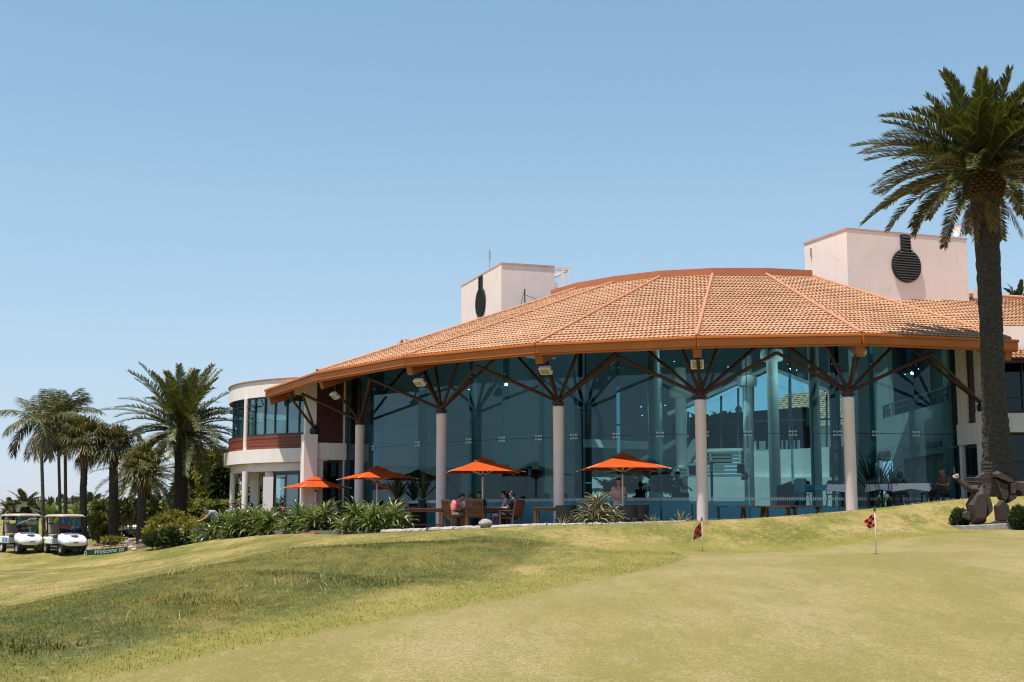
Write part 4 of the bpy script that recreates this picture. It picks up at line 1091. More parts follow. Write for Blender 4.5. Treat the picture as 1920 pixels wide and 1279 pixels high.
# the big date palm on the right
bp = at(1873,935,38.6); bp.z = gz(bp.x, bp.y)-.1
pal = empty('date_palm', bp, 'tall date palm with a thick dark trunk and full crown at the right edge', 'palm tree')
Dp = 38.6
top_ = at(1846,372,Dp); tr = [at(1875,940,Dp), at(1869,840,Dp), at(1863,740,Dp), at(1859,620,Dp), at(1850,430,Dp), at(1846,360,Dp)]
tr = [Vector((p.x, bp.y, p.z)) for p in tr]; tr[0].z = bp.z-.2
b = MB(); rough_trunk(b, [p-bp for p in tr], [.60,.40,.335,.32,.36,.42], 26, 150, .085, 3); tk = b.build('trunk', M['bark_dark'], pal, smooth=False)
b = MB(); r_ = random.Random(5)
cb = tr[-1]-bp
for i in range(7):                                              # pineapple of cut frond bases
    for j in range(17):
        z = -.12+i*.10; rad = .44+.13*math.sin((i+1)/7*math.pi*.8); a = 2*math.pi*(j+.5*(i % 2))/17
        o_ = Vector((math.cos(a), math.sin(a), 0)); c = cb+o_*rad+UP*z
        b.hull([c-o_*.12, c+o_.cross(UP)*.075+o_*.0, c-o_.cross(UP)*.075, c+UP*.06+o_*.02, c-UP*.055+o_*.02, c+o_*.07+UP*.015])
rough_trunk(b, [cb-UP*.5, cb+UP*.3, cb+UP*1.1], [.38,.47,.30], 18, 16, .05, 9)
b.build('frond_bases', M['boot'], pal)
cbase = cb+UP*.60
V, Fc, st = fronds(112, 3.55, cbase, (1.54,-.20), .76, 120, .50, .040, .42, .05, seed=11, elev_pow=.8, curl=1.45, sweep=.75)
npmesh('crown', V, Fc, M['palm_leaf'], pal); st.build('frond_stem', M['rachis'], pal, smooth=True)
b = MB(); r_ = random.Random(8)
for i in range(9):
    a = r_.uniform(-2.6, -.4); s0 = cbase+Vector((math.cos(a)*.3, math.sin(a)*.3, .35))
    for j in range(26):
        d = Vector((math.cos(a)+r_.gauss(0,.28), math.sin(a)+r_.gauss(0,.28), .5+r_.gauss(0,.25))).normalized()*r_.uniform(.5,.8)
        b.tube([s0, s0+d*.7, s0+d+UP*-.22-d*.1], .011, 3, cap=False)
b.build('fruit_stalk', M['fruit'], pal)
V, Fc, st = fronds(5, 1.7, cb+UP*.2, (-.9,-1.35), .3, 40, .45, .03, .1, .3, seed=14)
npmesh('dry_frond', V, Fc, M['dead_leaf'], pal)

# date palm left of the clubhouse
def date_palm(px_base, px_mid, px_top, Dd, rad, label, L_, n, seed, nleaf=60, e=(1.45,-.62), droop=1.0, grp=None, drop=0, mat='palm_leaf', trunk_r=None):
    b0 = at(*px_base, Dd); g = gz(b0.x, b0.y); base = Vector((b0.x, b0.y, g-.1))
    t = empty('date_palm', base, label, 'palm tree', grp)
    pts = [Vector((at(*p, Dd).x, Dd, at(*p, Dd).z))-base for p in (px_base, px_mid, px_top)]; pts[0] = Vector((0,0,-.2))
    b = MB(); rough_trunk(b, pts, [rad*1.15, rad, rad*1.1], 20, 70, .09, seed); b.build('trunk', M['bark_dark'], t)
    b = MB(); cb = pts[-1]
    for i in range(9):
        for j in range(13):
            z = -.1+i*.12; rr = rad*(1.05+.75*math.sin(min(1,(i+1)/8)*math.pi*.6)); a = 2*math.pi*(j+.5*(i % 2))/13
            o_ = Vector((math.cos(a), math.sin(a), 0)); c = cb+o_*rr+UP*z
            b.hull([c-o_*.12, c+o_.cross(UP)*.09, c-o_.cross(UP)*.09, c+UP*.075, c-UP*.065, c+o_*.08+UP*.02])
    rough_trunk(b, [cb-UP*.2, cb+UP*.5, cb+UP*1.15], [rad*1.05, rad*1.55, rad], 16, 12, .05, 2); b.build('frond_bases', M['boot'], t)
    V, Fc, st = fronds(n, L_, cb+UP*.95, e, droop, nleaf, L_*.125, .046, .36, .10, seed=seed)
    npmesh('crown', V, Fc, M[mat], t); st.build('frond_stem', M['rachis'], t, smooth=True)
    return t
date_palm((338,955),(340,880),(340,846), 62.0, .30, 'broad date palm with arching fronds just left of the curved wing', 3.9, 76, 23, 84, (1.5,-.42), 1.02)
date_palm((272,965),(272,950),(271,925), 68.0, .24, 'low date palm with drooping fronds half hidden behind the small fan palm trunk', 3.0, 60, 22, 44, (1.2,-.9), 1.2)
# fan palms
def fan_palm(px_base, px_mid, px_top, Dd, rad, label, n, pet, fr, seed, skirt=True, e=(1.35,-.75), drop=.4):
    b0 = at(*px_base, Dd); g = gz(b0.x, b0.y); base = Vector((b0.x, b0.y, g-.1))
    t = empty('fan_palm', base, label, 'palm tree')
    pts = [Vector((at(*p, Dd).x, Dd, at(*p, Dd).z))-base for p in (px_base, px_mid, px_top)]; pts[0] = Vector((0,0,-.2))
    b = MB(); rough_trunk(b, pts, [rad*1.2, rad, rad*.95], 16, 70, .10, seed); b.build('trunk', M['bark_dark'], t)
    cb = pts[-1]
    V, Fc, st = fan_crown(n, cb+UP*.35, pet, fr, seed, e, droop=drop); npmesh('crown', V, Fc, M['fan_leaf'], t); st.build('leaf_stalk', M['rachis'], t)
    if skirt:
        V, Fc, st = fan_crown(14, cb-UP*.1, pet*.55, fr*.6, seed+50, (-.7,-1.35), 14, droop=.6); npmesh('dead_skirt', V, Fc, M['dead_leaf'], t)
    return t
fan_palm((158,1000),(156,920),(160,838), 60.0, .155, 'fan palm with a shaggy skirt and pale trunk standing right behind the right cart', 40, .62, .85, 31)
fan_palm((213,1010),(213,930),(213,850), 60.5, .205, 'fan palm with the thickest black trunk, left of the small fan palm', 42, .6, .85, 32, False)
fan_palm((264,1010),(266,950),(268,888), 59.0, .19, 'small fan palm with yellowish leaves in front of the low drooping date palm', 34, .6, .75, 33, True, (1.3,-.8))
# slender feather palms on the far left
def feather_palm(px_base, px_top, Dd, rad, label, seed, n=15, L_=2.4, az_rng=None):
    b0 = at(*px_base, Dd); g = gz(b0.x, b0.y); base = Vector((b0.x, b0.y, g-.1))
    t = empty('feather_palm', base, label, 'palm tree')
    tp = at(*px_top, Dd); tp = Vector((tp.x, Dd, tp.z))-base
    b = MB(); rough_trunk(b, [(0,0,-.2), tp*.5, tp], [rad*1.25, rad, rad*.9], 14, 60, .03, seed, .025); b.build('trunk', M['bark_grey'], t)
    b = MB(); b.lathe(tp, [(rad,-.1),(rad*1.25,.25),(rad*.9,.7),(.03,1.1)], 12); b.build('crownshaft', M['rachis'], t, smooth=True)
    V, Fc, st = fronds(n, L_, tp+UP*.7, (1.45,-.35), 1.55, 60, .72, .038, .05, .42, seed=seed, curl=1.1, az_rng=az_rng)
    npmesh('crown', V, Fc, M['palm_leaf2'], t); st.build('frond_stem', M['rachis'], t, smooth=True)
    V, Fc, st = fronds(4, 1.6, tp+UP*.5, (-.5,-1.1), .6, 36, .5, .03, .05, .5, seed=seed+7); npmesh('dry_frond', V, Fc, M['dead_leaf'], t)
    return t
feather_palm((84,1022),(77,822), 61.0, .078, 'slender grey feather palm behind the gap between the two white carts', 41, 12, 2.3)
feather_palm((116,1000),(109,812), 63.0, .072, 'left one of the two thin feather palm trunks rising close together', 42, 11, 2.1)
feather_palm((125,1000),(122,806), 64.0, .08, 'right one of the two thin feather palm trunks rising close together', 43, 12, 2.2)

# leaf clouds -----------------------------------------------------------------
def leaf_cloud(blobs, n, size, seed, elong=1.8, shell=.55, updir=.3, droop=.0):
    r = np.random.default_rng(seed); vol = np.array([b_[3]*b_[4]*b_[5] for b_ in blobs]); vol = vol**.67; vol /= vol.sum(); VV = []
    for b_, q in zip(blobs, vol):
        m = max(8, int(n*q)); d = r.normal(size=(m, 3)); d /= np.linalg.norm(d, axis=1)[:, None]
        rad = (shell+(1-shell)*r.random(m))**.6
        rad *= 1+.18*np.sin(d[:, 0]*5+seed)*np.cos(d[:, 1]*4+d[:, 2]*3+seed)
        P = np.array(b_[:3])+d*rad[:, None]*np.array(b_[3:6])
        A = d+r.normal(0, .7, (m, 3))+np.array((0,0,updir)); A /= np.linalg.norm(A, axis=1)[:, None]
        B = np.cross(A, r.normal(size=(m, 3))); B /= np.linalg.norm(B, axis=1)[:, None]+1e-9
        s = size*(.6+.8*r.random(m))[:, None]
        tip = P+A*s*elong; tip[:, 2] -= droop*s[:, 0]
        VV.append(np.stack([P, P+A*s*elong*.5+B*s*.4, tip, P+A*s*elong*.5-B*s*.4], 1))
    V = np.concatenate(VV).reshape(-1, 3); return V, np.arange(len(V)).reshape(-1, 4)
def shrub(name, blobs, n, size, mat, label, cat, seed, group=None, stem=True, kind=None, **k):
    c = np.array(blobs[0][:3]); c = np.array((c[0], c[1], min(b_[2]-b_[5] for b_ in blobs)))
    V, Fc = leaf_cloud(blobs, n, size, seed, **k)
    if kind: return tag(npmesh(name, V, Fc, M[mat], base=c), label, cat, group, kind)
    t = empty(name, c, label, cat, group)
    npmesh('foliage', V-c, Fc, M[mat], t)
    b = MB()
    for i, b_ in enumerate(blobs):
        p = Vector(b_[:3])-Vector(c)
        b.tube([Vector((0,0,-.15))+Vector((.05*i,0,0)), p*.5, p], [.05,.035,.02], 6, cap=False)
    b.build('branches', M['bark_dark'], t); return t
def pxblob(px, py, Dd, rx, rz, ry=None):
    """blob centred on a photo position, radii in photo pixels"""
    p = at(px, py, Dd); s = Dd/F; return (p.x, p.y, p.z, rx*s, (ry or rx)*s, rz*s)

# strap-leaved clumps along the patio
def strap_plant(mb, c, n, l, w, r, curl=1.25, e=(1.35,.1), K=5):
    for i in range(n):
        a = i*2.39996+r.uniform(-.3,.3); el = e[0]+(e[1]-e[0])*((i+.5)/n)+r.uniform(-.12,.12); ln = l*r.uniform(.75,1.2); p = Vector(c); sd = Vector((-math.sin(a), math.cos(a), 0))
        pts = []; 
        for k in range(K+1):
            t = k/K; ee = el-curl*t*t*r.uniform(.85,1.15)
            pts.append((p.copy(), w*(.55+1.0*t)*(1 if t < .55 else max(.04, (1-t)/.45)) ))
            p = p+Vector((math.cos(a)*math.cos(ee), math.sin(a)*math.cos(ee), math.sin(ee)))*ln/K
        vs = []; 
        for q, ww in pts: vs += [q-sd*ww/2+UP*.012, q-UP*.012, q+sd*ww/2+UP*.012]
        fs = []
        for k in range(K): o = k*3; fs += [(o,o+1,o+4,o+3),(o+1,o+2,o+5,o+4)]
        mb.add(vs, fs)
def strap_bush(label, spots, seed, l=.62):
    r = random.Random(seed); P = [gpt(px, py, Dd) for px, py, Dd in spots]
    c = P[0]; t = empty('strap_leaf_bush', c, label, 'bush', 'bushes in front of the patio')
    b = MB(); s = MB()
    for p in P:
        h = r.uniform(.25,.72); q = p-c+UP*h; strap_plant(b, q, 54, l, .075, r, curl=1.35, e=(1.45,-.45)); s.tube([p-c-UP*.1, q], .04, 6)
        for m in range(3): strap_plant(b, p-c+Vector((r.uniform(-.4,.4), r.uniform(-.3,.3), r.uniform(.02,.3))), 30, l*.9, .072, r, curl=1.4, e=(1.2,-.3))
    b.build('leaves', M['strap'], t, fix=False); s.build('stems', M['bark_dark'], t); return t
def gpt(px, py, Dd):
    p = at(px, py, Dd); return Vector((p.x, p.y, gz(p.x, p.y)))
strap_bush('strap-leaved bush nearest the column, right of the brick paving', [(690,985,45.2),(665,990,45.0),(718,990,44.6),(738,992,44.4),(700,995,44.2),(680,975,46.2),(715,975,45.8),(735,985,45.4)], 3, .68)
strap_bush('strap-leaved bush left of the brick paving, under the leftmost umbrella', [(585,990,47.2),(560,992,47.5),(610,992,47),(590,996,46.8),(600,975,48.2),(572,975,48.4)], 4, .66)
strap_bush('wide strap-leaved bush at the foot of the curved wing', [(480,996,49),(455,998,49.5),(505,996,48.7),(430,1000,50),(415,1002,50.2),(470,980,50.2),(500,980,49.8),(440,985,50.8),(445,1000,49.2)], 5, .66)
# variegated agave clump with dark pot, small agaves in the edging
def agave(px, py, Dd, n, l, w, label, heads, seed, pot=False):
    r = random.Random(seed); c = at(px, py, Dd); c.z = PZ+.02 if Dd > 39.9 else gz(c.x, c.y)
    t = empty('agave', c, label, 'agave')
    b = MB(); e = MB()
    for hx, hy, hz, sc_ in heads:
        for i in range(n):
            a = i*2.39996+r.uniform(-.2,.2); el = 1.45-1.35*((i+.5)/n)+r.uniform(-.1,.1); ln = l*sc_*r.uniform(.8,1.15); p = Vector((hx,hy,hz)); sd = Vector((-math.sin(a), math.cos(a), 0)); pts = []
            cu = r.uniform(1.1,2.6) if pot else r.uniform(.1,.5)
            for k in range(7):
                tt = k/6; ee = el-cu*tt**1.6; ww = w*sc_*(.7+.6*tt if tt < .4 else (1-tt)/.6*.94+.02)
                pts.append((p.copy(), ww)); p = p+Vector((math.cos(a)*math.cos(ee), math.sin(a)*math.cos(ee), math.sin(ee)))*ln/6
            vs = []; ve = []
            for q, ww in pts:
                vs += [q-sd*ww*.32+UP*.015, q-UP*.015, q+sd*ww*.32+UP*.015]
                ve += [q-sd*ww*.5+UP*.03, q-sd*ww*.32+UP*.015, q+sd*ww*.32+UP*.015, q+sd*ww*.5+UP*.03]
            b.add(vs, [f for k in range(6) for f in ((k*3,k*3+1,k*3+4,k*3+3),(k*3+1,k*3+2,k*3+5,k*3+4))])
            e.add(ve, [f for k in range(6) for f in ((k*4,k*4+1,k*4+5,k*4+4),(k*4+2,k*4+3,k*4+7,k*4+6))])
    b.build('leaves', M['agave'], t, fix=False); e.build('leaf_margins', M['agave_edge'], t, fix=False)
    return t
agave(1118, 980, 40.2, 24, .78, .125, 'large variegated agave clump with curling cream-edged leaves by the umbrella', [(0,0,.42,1),(-.30,.1,.30,.85),(.34,.0,.32,.85),(.05,.1,.72,.75),(-.1,-.25,.25,.8),(.55,-.1,.22,.6)], 61, True)
agave(1052, 982, 40.0, 12, .42, .06, 'small agave right in front of the table beside the column, at the edging', [(0,0,0,1)], 62)
agave(1224, 980, 39.7, 14, .34, .05, 'small agave left of its taller twin below the glass wall', [(0,0,0,1),(.14,0,0,.7)], 63)
agave(1276, 979, 39.6, 14, .45, .055, 'taller small agave nearest to the column with the flag before it', [(0,0,0,1)], 64)
agave(1085, 982, 40.0, 9, .26, .045, 'tiny agave at the left foot of the large clump', [(0,0,0,1)], 65)
agave(961, 984, 40.6, 6, .22, .03, 'tiny pale agave shoot at the edging in front of the seated people', [(0,0,0,1)], 66)

# shrubs and hedges at the left
shrub('hedge', [pxblob(x, 958+4*math.sin(x*.7), 66+((x*7)%3), 26, 15, 20) for x in range(196, 440, 15)], 9000, .17, 'hedge', 'long clipped hedge of pale green leaves behind the carts and palms', 'hedge', 71, droop=.6)
shrub('yellow_shrub', [pxblob(305,988,57,24,22), pxblob(328,978,57.5,22,18), pxblob(352,985,57,20,14), pxblob(290,1000,56.5,18,14), pxblob(322,1000,56,26,14)], 5200, .10, 'shrub_yellow', 'rounded yellow-green shrub beside the garden bed', 'shrub', 72)
shrub('fern_shrub', [pxblob(372,985,55,20,10), pxblob(392,975,55,12,12), pxblob(360,990,54.5,14,10)], 2600, .10, 'shrub_yellow', 'low bright yellow shrub left of the bending man', 'shrub', 73, droop=.8)
shrub('dark_shrub', [pxblob(330,1005,55,28,12), pxblob(290,1012,55,20,8), pxblob(362,1006,54.5,14,10)], 2600, .10, 'shrub', 'dark low shrub under the yellow shrub', 'shrub', 74)
shrub('garden_shrub', [pxblob(184,985,62,12,20), pxblob(196,1000,61,10,12)], 1800, .12, 'shrub_yellow', 'sunlit leafy shrub between two parked dark carts', 'shrub', 75)
shrub('leafy_shrub', [pxblob(90,1012,58.5,8,10), pxblob(80,1022,58,9,8)], 700, .12, 'hedge', 'small leafy shrub at the foot of the slender palm between the carts', 'shrub', 76)
shrub('flower_bed', [pxblob(205,1012,59,14,4), pxblob(222,1012,59,10,3)], 700, .07, 'shrub_yellow', 'patch of low yellow flowers at the foot of the thick fan palm', 'flowers', 77)
shrub('agapanthus', [pxblob(378,1005,52.5,8,9), pxblob(388,1010,52,7,6)], 500, .12, 'strap', 'small strap-leaved plant left of the green bin', 'plant', 78, elong=3)
r_ = random.Random(90)
for i, (px, py, rx, rz, Dd, mt, lab) in enumerate([(362,905,22,38,75,'hedge','tall leafy bush of yellowish leaves right of the broad date palm trunk'),
        (392,900,26,44,74,'shrub_yellow','broad leafy bush left of the wing columns'),(418,915,14,34,72,'shrub','dark bush against the wing columns'),
        (345,930,16,22,78,'shrub','low dark bush behind the broad date palm trunk'),
        (484,930,14,36,68,'hedge','leafy bush seen between the wing columns')]):
    shrub('bush', [pxblob(px+r_.uniform(-.5,.5)*rx, py+r_.uniform(-.6,.6)*rz, Dd, rx*.55, rz*.5) for _ in range(6)], 3800, .22, mt, lab, 'bush', 100+i, elong=2.6, droop=.8)
for i, (px, py, Dd, lab) in enumerate([(365,868,92,'small fan palm crown rising behind the bushes left of the wing'),(405,868,88,'small fan palm crown against the sky close to the wing'),(424,880,84,'fan palm tucked right beside the curved wing')]):
    fan_palm((px,960),(px,920),(px,py+14), Dd, .22, lab, 30, 1.0, .95, 130+i, True)
def small_palm(px, py, base_y, Dd, L_, label, seed, n=26):
    b0 = at(px, base_y, Dd); tp = at(px, py, Dd); base = Vector((b0.x, Dd, min(b0.z, tp.z-1.0)))
    t = empty('small_palm', base, label, 'palm tree'); q = Vector((tp.x, Dd, tp.z))-base
    b = MB(); rough_trunk(b, [(0,0,-.5), q*.5, q], [.3,.26,.26], 10, 16, .08, seed); b.build('trunk', M['bark_dark'], t)
    V, Fc, st = fronds(n, L_, q, (1.4,-.5), 1.3, 34, L_*.2, .09, .2, .15, seed=seed); npmesh('crown', V, Fc, M['far_leaf'], t)
    st.build('frond_stem', M['rachis'], t); return t
small_palm(20, 958, 985, 105, 1.5, 'smallest distant palm at the left edge beyond the carts', 151)
small_palm(47, 950, 985, 100, 1.9, 'distant palm over the roof of the left white cart', 152)
small_palm(172, 948, 980, 105, 1.7, 'distant palm between the shaggy fan palm and the thick black trunk', 153)
small_palm(1909, 562, 700, 75, 1.3, 'palm top just showing above the tiled roof at the right edge', 154)
def strelitzia(px0, px1, py, base_y, Dd, label, seed, n):
    r = random.Random(seed); b0 = at((px0+px1)/2, base_y, Dd); t = empty('banana_plant', b0, label, 'plant'); b = MB(); s = MB()
    for i in range(n):
        p = at(r.uniform(px0, px1), base_y, Dd+r.uniform(-2,2))-b0; h = (base_y-py)*Dd/F*r.uniform(.6,1.05); d = Vector((r.gauss(0,.35), r.gauss(0,.3), 1)).normalized(); q = p+d*h*.55
        s.tube([p, q], .03, 5); a = r.uniform(0,6.28); sd = Vector((math.cos(a), math.sin(a), .2)); vs = []; K = 5
        for k in range(K+1): tt = k/K; w = .34*math.sin(math.pi*min(.97, tt*.9+.08)); c = q+d*h*.5*tt+Vector((d.x,d.y,-.4))*tt*tt*.5; vs += [c-sd*w, c, c+sd*w]
        b.add(vs, [f for k in range(K) for f in ((k*3,k*3+1,k*3+4,k*3+3),(k*3+1,k*3+2,k*3+5,k*3+4))])
    b.build('leaves', M['hedge'], t, fix=False); s.build('stems', M['rachis'], t); return t
strelitzia(88, 112, 938, 985, 78, 'clump of banana-like leaves behind the two thin palm trunks', 161, 34)
strelitzia(122, 150, 940, 985, 77, 'clump of broad upright leaves right of the two thin palm trunks', 162, 34)
b = []
for i in range(60): x = -60+i*1.6; b.append((x, 165+random.uniform(-6,6), random.uniform(1.3,2.3), 2.2, 2.0, random.uniform(.7,1.5)))
V, Fc = leaf_cloud(b, 16000, .38, 5); tag(npmesh('distant_trees', V, Fc, M['far_leaf']), 'low line of distant trees along the horizon at the left', 'trees', kind='stuff')
# planting seen through the back windows and beside the sculpture
for i, (px, Dd, h) in enumerate(((1298,66,1.5),(1320,67,1.7),(1345,66.5,1.6),(1362,68,1.3))):
    small_palm(px, 822-6*i, 850, Dd, h, ('leftmost','second from left','third from left','rightmost')[i]+' of the palms seen through the back windows', 170+i, 22)
def clipped(px0, px1, py0, py1, Dd, label, seed):
    c = at((px0+px1)/2, (py0+py1)/2, Dd); s = Dd/F; rx, rz = (px1-px0)/2*s, (py1-py0)/2*s
    return shrub('clipped_shrub', [(c.x,c.y,c.z,rx*.95,.3,rz*.95),(c.x-rx*.4,c.y,c.z-rz*.3,rx*.6,.3,rz*.7),(c.x+rx*.4,c.y,c.z-rz*.2,rx*.6,.3,rz*.8)], 2600, .045, 'shrub', label, 'shrub', seed, shell=.75)
clipped(1787,1812,957,985,32.4,'small clipped shrub left of the sculpture',181)
clipped(1896,1930,950,991,31.6,'larger clipped shrub right of the sculpture at the photo edge',182)
# potted plants inside the glass hall
def indoor_plant(px, py, off, h, label, seed, palm=True):
    p = cpx(px, py, off); base = Vector((p.x, p.y, FL+.01)); t = empty('potted_palm', base, label, 'potted plant')
    b = MB(); b.lathe((0,0,0), [(.16,0),(.22,.35),(.2,.36),(.19,.33)], 16); b.build('pot', M['black_metal'], t, smooth=False)
    if palm: V, Fc, st = fronds(13, h*.62, (0,0,.5), (1.5,.5), 1.3, 26, .32, .05, .1, .3, seed=seed); npmesh('fronds', V, Fc, M['shrub'], t); st.build('stalks', M['rachis'], t)
    else:
        b = MB(); strap_plant(b, Vector((0,0,.35)), 30, h*.8, .08, random.Random(seed), .3, (1.5,.7)); b.build('fronds', M['shrub'], t, fix=False)
for i, (px, off, h, pl, lab) in enumerate(((1150,16.0,1.5,True,'potted palm inside the glass behind the standing woman, farthest left'),(1182,16.2,1.6,True,'potted palm inside the glass right of the umbrella pole'),
        (1245,16.0,1.7,True,'potted palm inside the glass near the middle joint'),(1640,14.0,1.9,False,'tall spiky dark plant inside behind the white tables'),(1672,14.0,1.3,False,'smaller slanting plant inside right of the spiky one'),
        (745,16.6,1.25,False,'dark bushy plant inside the glass behind the second umbrella'),(795,16.7,1.4,False,'dark bushy plant inside left of the second column'))):
    indoor_plant(px, 930, off, h, lab, 190+i, pl)

# ------------------------------------------------------------------ umbrellas
def umbrella(px_pole, py_eave, px_l, px_fr, px_r, Dd, label, zbase):
    c = at(px_pole, py_eave, Dd); c = Vector((c.x, c.y, zbase)); ze = at(px_pole, py_eave, Dd).z-zbase
    m = Dd/F; fe, re = (px_fr-px_l)*m, (px_r-px_fr)*m
    s = math.hypot(fe, re); al = math.atan2(re, fe)
    t = empty('parasol', c, label, 'parasol', 'orange parasols on the patio', rz=al)
    h = s/2; zp = ze+.195*s
    def P(x, y, z): return Vector((x, y, z))
    C4 = [P(-h,-h,ze), P(h,-h,ze), P(h,h,ze), P(-h,h,ze)]
    b = MB(); K = 8
    for i in range(4):
        a, d = C4[i], C4[(i+1) % 4]; vs = []; fs = []
        for r_ in range(K+1):
            f = r_/K
            for j in range(K+1):
                q = j/K; e = a.lerp(d, q); p = e.lerp(P(0,0,zp), f)
                sag = .045*math.sin(math.pi*q)*(1-f)*s/2.4 + .03*math.sin(math.pi*f)*.6
                p = p + P(0,0,-sag*1.0 if True else 0); 
                p.z += .055*s/2.4*math.sin(math.pi*q)*(1-f)   # edge bows up a little between the ribs
                vs.append(p)
        for r_ in range(K):
            for j in range(K): o = r_*(K+1)+j; fs.append((o,o+1,o+K+2,o+K+1))
        b.add(vs, fs)
        # hem
    cn = b.build('canopy', M['canvas'], t, fix=False, smooth=False)
    b = MB(); hv = h*.30; zv = zp-.215*s*.30+.03
    V4 = [P(-hv,-hv,zv), P(hv,-hv,zv), P(hv,hv,zv), P(-hv,hv,zv)]
    b.add(V4+[P(0,0,zp+.05)], [(0,1,4),(1,2,4),(2,3,4),(3,0,4)]); b.build('vent', M['canvas'], cn, fix=False)
    b = MB(); b.tube([P(0,0,0), P(0,0,zp+.03)], .026, 12); b.build('pole', M['white_metal'], t, smooth=True)
    for x, y in [(c4.x, c4.y) for c4 in C4]+[(0,-h),(h,0),(0,h),(-h,0)]:
        b = MB(); e = P(x, y, ze); pk = P(0,0,zp-.03); q = pk.lerp(e, .5); b.tube([pk-UP*.03, e-UP*.012], .013, 6); b.tube([q-UP*.03, P(0,0,ze-.10)], .012, 6)
        if abs(x) == abs(y): b.tube([e-UP*.01, e+(e-pk).normalized()*.05-UP*.01], .014, 6)
        b.build('rib', M['white_metal'], t)
    b = MB(); b.lathe(P(0,0,ze-.14), [(.05,0),(.055,.06),(.03,.09)], 12); b.build('runner', M['black_metal'], t)
    b = MB(); b.lathe(P(0,0,0), [(.26,0),(.26,.06),(.06,.10),(.045,.32)], 20); b.build('base', M['black_metal'], t, auto=40)
    return t
umbrella(1167,880,1084,1232,1246,42.6,'orange parasol farthest right, over the standing woman', PZ)
umbrella(905,886,830,966,985,45.0,'orange parasol over the seated group, between two columns', PZ)
umbrella(707,898,633,735,786,49.6,'orange parasol in front of the leftmost column', PZ)
umbrella(592,915,521,606,657,52.9,'smallest orange parasol, farthest left by the curved wing', PZ-.15)

# ------------------------------------------------------------------ flags
def flag(px, py, ptop, Dd, cols, shape, label):
    p = gp(px, py); Dd = p.y; b0 = Vector((p.x, p.y, gz(p.x, p.y)))
    t = empty('golf_flag', b0, label, 'golf flag', 'practice green flags')
    hh = at(px, ptop, Dd).z-b0.z; s = Dd/F
    b = MB(); b.tube([(0,0,-.1),(0,0,hh)], .0075 if Dd > 25 else .0075, 10); b.build('pole', M['dish'], t, smooth=True)
    b = MB(); b.lathe((0,0,hh-.005), [(.012,0),(.024,.02),(.012,.04),(.02,.06),(.006,.08)], 10); b.build('finial', M['black_metal'], t)
    b = MB(); b.lathe((0,0,.004), [(.055,0),(.055,.003)], 20); b.build('cup', M['black_metal'], t)
    # draped cloth: sheet hanging from the pole, chequered
    n, m = 12, 12; vs = []; fs = []; mi = []
    for i in range(n+1):
        for j in range(m+1):
            u, v = i/n, j/m                                         # u away from the pole, v down
            x, z = shape(u, v); y = .030*math.sin(u*7+v*3)*u-.02*u
            vs.append((-x*s, y, hh-.02-z*s))
    for i in range(n):
        for j in range(m):
            fs.append((i*(m+1)+j, (i+1)*(m+1)+j, (i+1)*(m+1)+j+1, i*(m+1)+j+1)); mi.append((int(i/n*3)+int(j/m*4)) % 2)
    b = MB(); b.v = vs; b.f = fs; b.m = mi
    b.build('cloth', [M[cols[0]], M[cols[1]]], t, smooth=True, fix=False); return t
for nm, c in (('flag_red', (.36,.022,.018)), ('flag_orange', (.80,.13,.05)), ('flag_black', (.012,.012,.014))): M[nm] = simple(nm, c, .8, .1, 20)
def sh1(u, v): return (u*21*(.6+.4*v)*(1-.2*v*u), v*27+u*12*(1-.3*v))
def sh2(u, v): return (u*22*(.62+1.3*v*(1-v)-.1*v), v*25+u*7*(1-.5*v)+2)
flag(1317,1034,976,30.7,('flag_red','flag_black'),sh1,'red and black chequered flag on a white pole, the farther one left')
flag(1643,1040,958,21.5,('flag_orange','flag_black'),sh2,'orange and black chequered flag on a grey pole, nearer the sculpture')

# ------------------------------------------------------------------ sculpture
SD = 32.0; sb = gpt(1840, 990, SD)
scu = empty('sculpture', sb, 'blocky carved sculpture of angular figures on a stone plinth before the big palm', 'sculpture')
M['bronze'] = simple('weathered_brown_carving', (.048,.033,.024), .7, .45, 5, .7, 18, stretch=(1,1,4), dirt=((.20,.145,.105), 4, .6))
def cp_(u, v, y=0):
    p = at(1720+u/6.395, 820+v/6.395, SD); s = (SD+y)/SD; return Vector((p.x, SD+y, p.z))-sb
def block(name, pts, depth, chamfer=.8, y=0, mat='bronze'):
    """faceted block: outline pts (crop coords), chamfered front and back"""
    cx = sum(p[0] for p in pts)/len(pts); cy = sum(p[1] for p in pts)/len(pts); P = []
    for u, v in pts:
        P.append(cp_(u, v, y)); P.append(cp_(cx+(u-cx)*chamfer, cy+(v-cy)*chamfer, y-depth)); P.append(cp_(cx+(u-cx)*chamfer, cy+(v-cy)*chamfer, y+depth))
    b = MB(); b.hull(P); return b.build(name, M[mat], scu)
block('torso', [(682,600),(778,580),(830,655),(850,800),(812,1000),(825,1014),(770,1045),(640,1042),(602,900),(577,808),(622,775)], .22, .62)
block('hip', [(800,810),(846,690),(872,795),(882,840),(880,905),(800,985)], .15, .7, -.04)
block('shin', [(572,885),(622,895),(622,1005),(535,965),(530,900)], .12, .7, -.05)
b = MB(); b.tube([cp_(702,625,-.05), cp_(620,625,-.08), cp_(560,585,-.1), cp_(505,540,-.1), cp_(455,490,-.1)], [.10,.085,.07,.055,.05], 8); b.build('arm', M['bronze'], scu)
M['stone_pale'] = simple('pale_stone', (.5,.4,.33), .8, .2, 8)
b = MB(); b.hull([cp_(u, v, y) for u, v in ((410,470),(430,450),(470,455),(480,480),(450,495),(420,488)) for y in (-.15,-.05)])
for i in range(4): b.tube([cp_(440+i*9,455,-.15), cp_(436+i*9,446,-.17)], .012, 6)
b.build('hand', M['stone_pale'], scu)
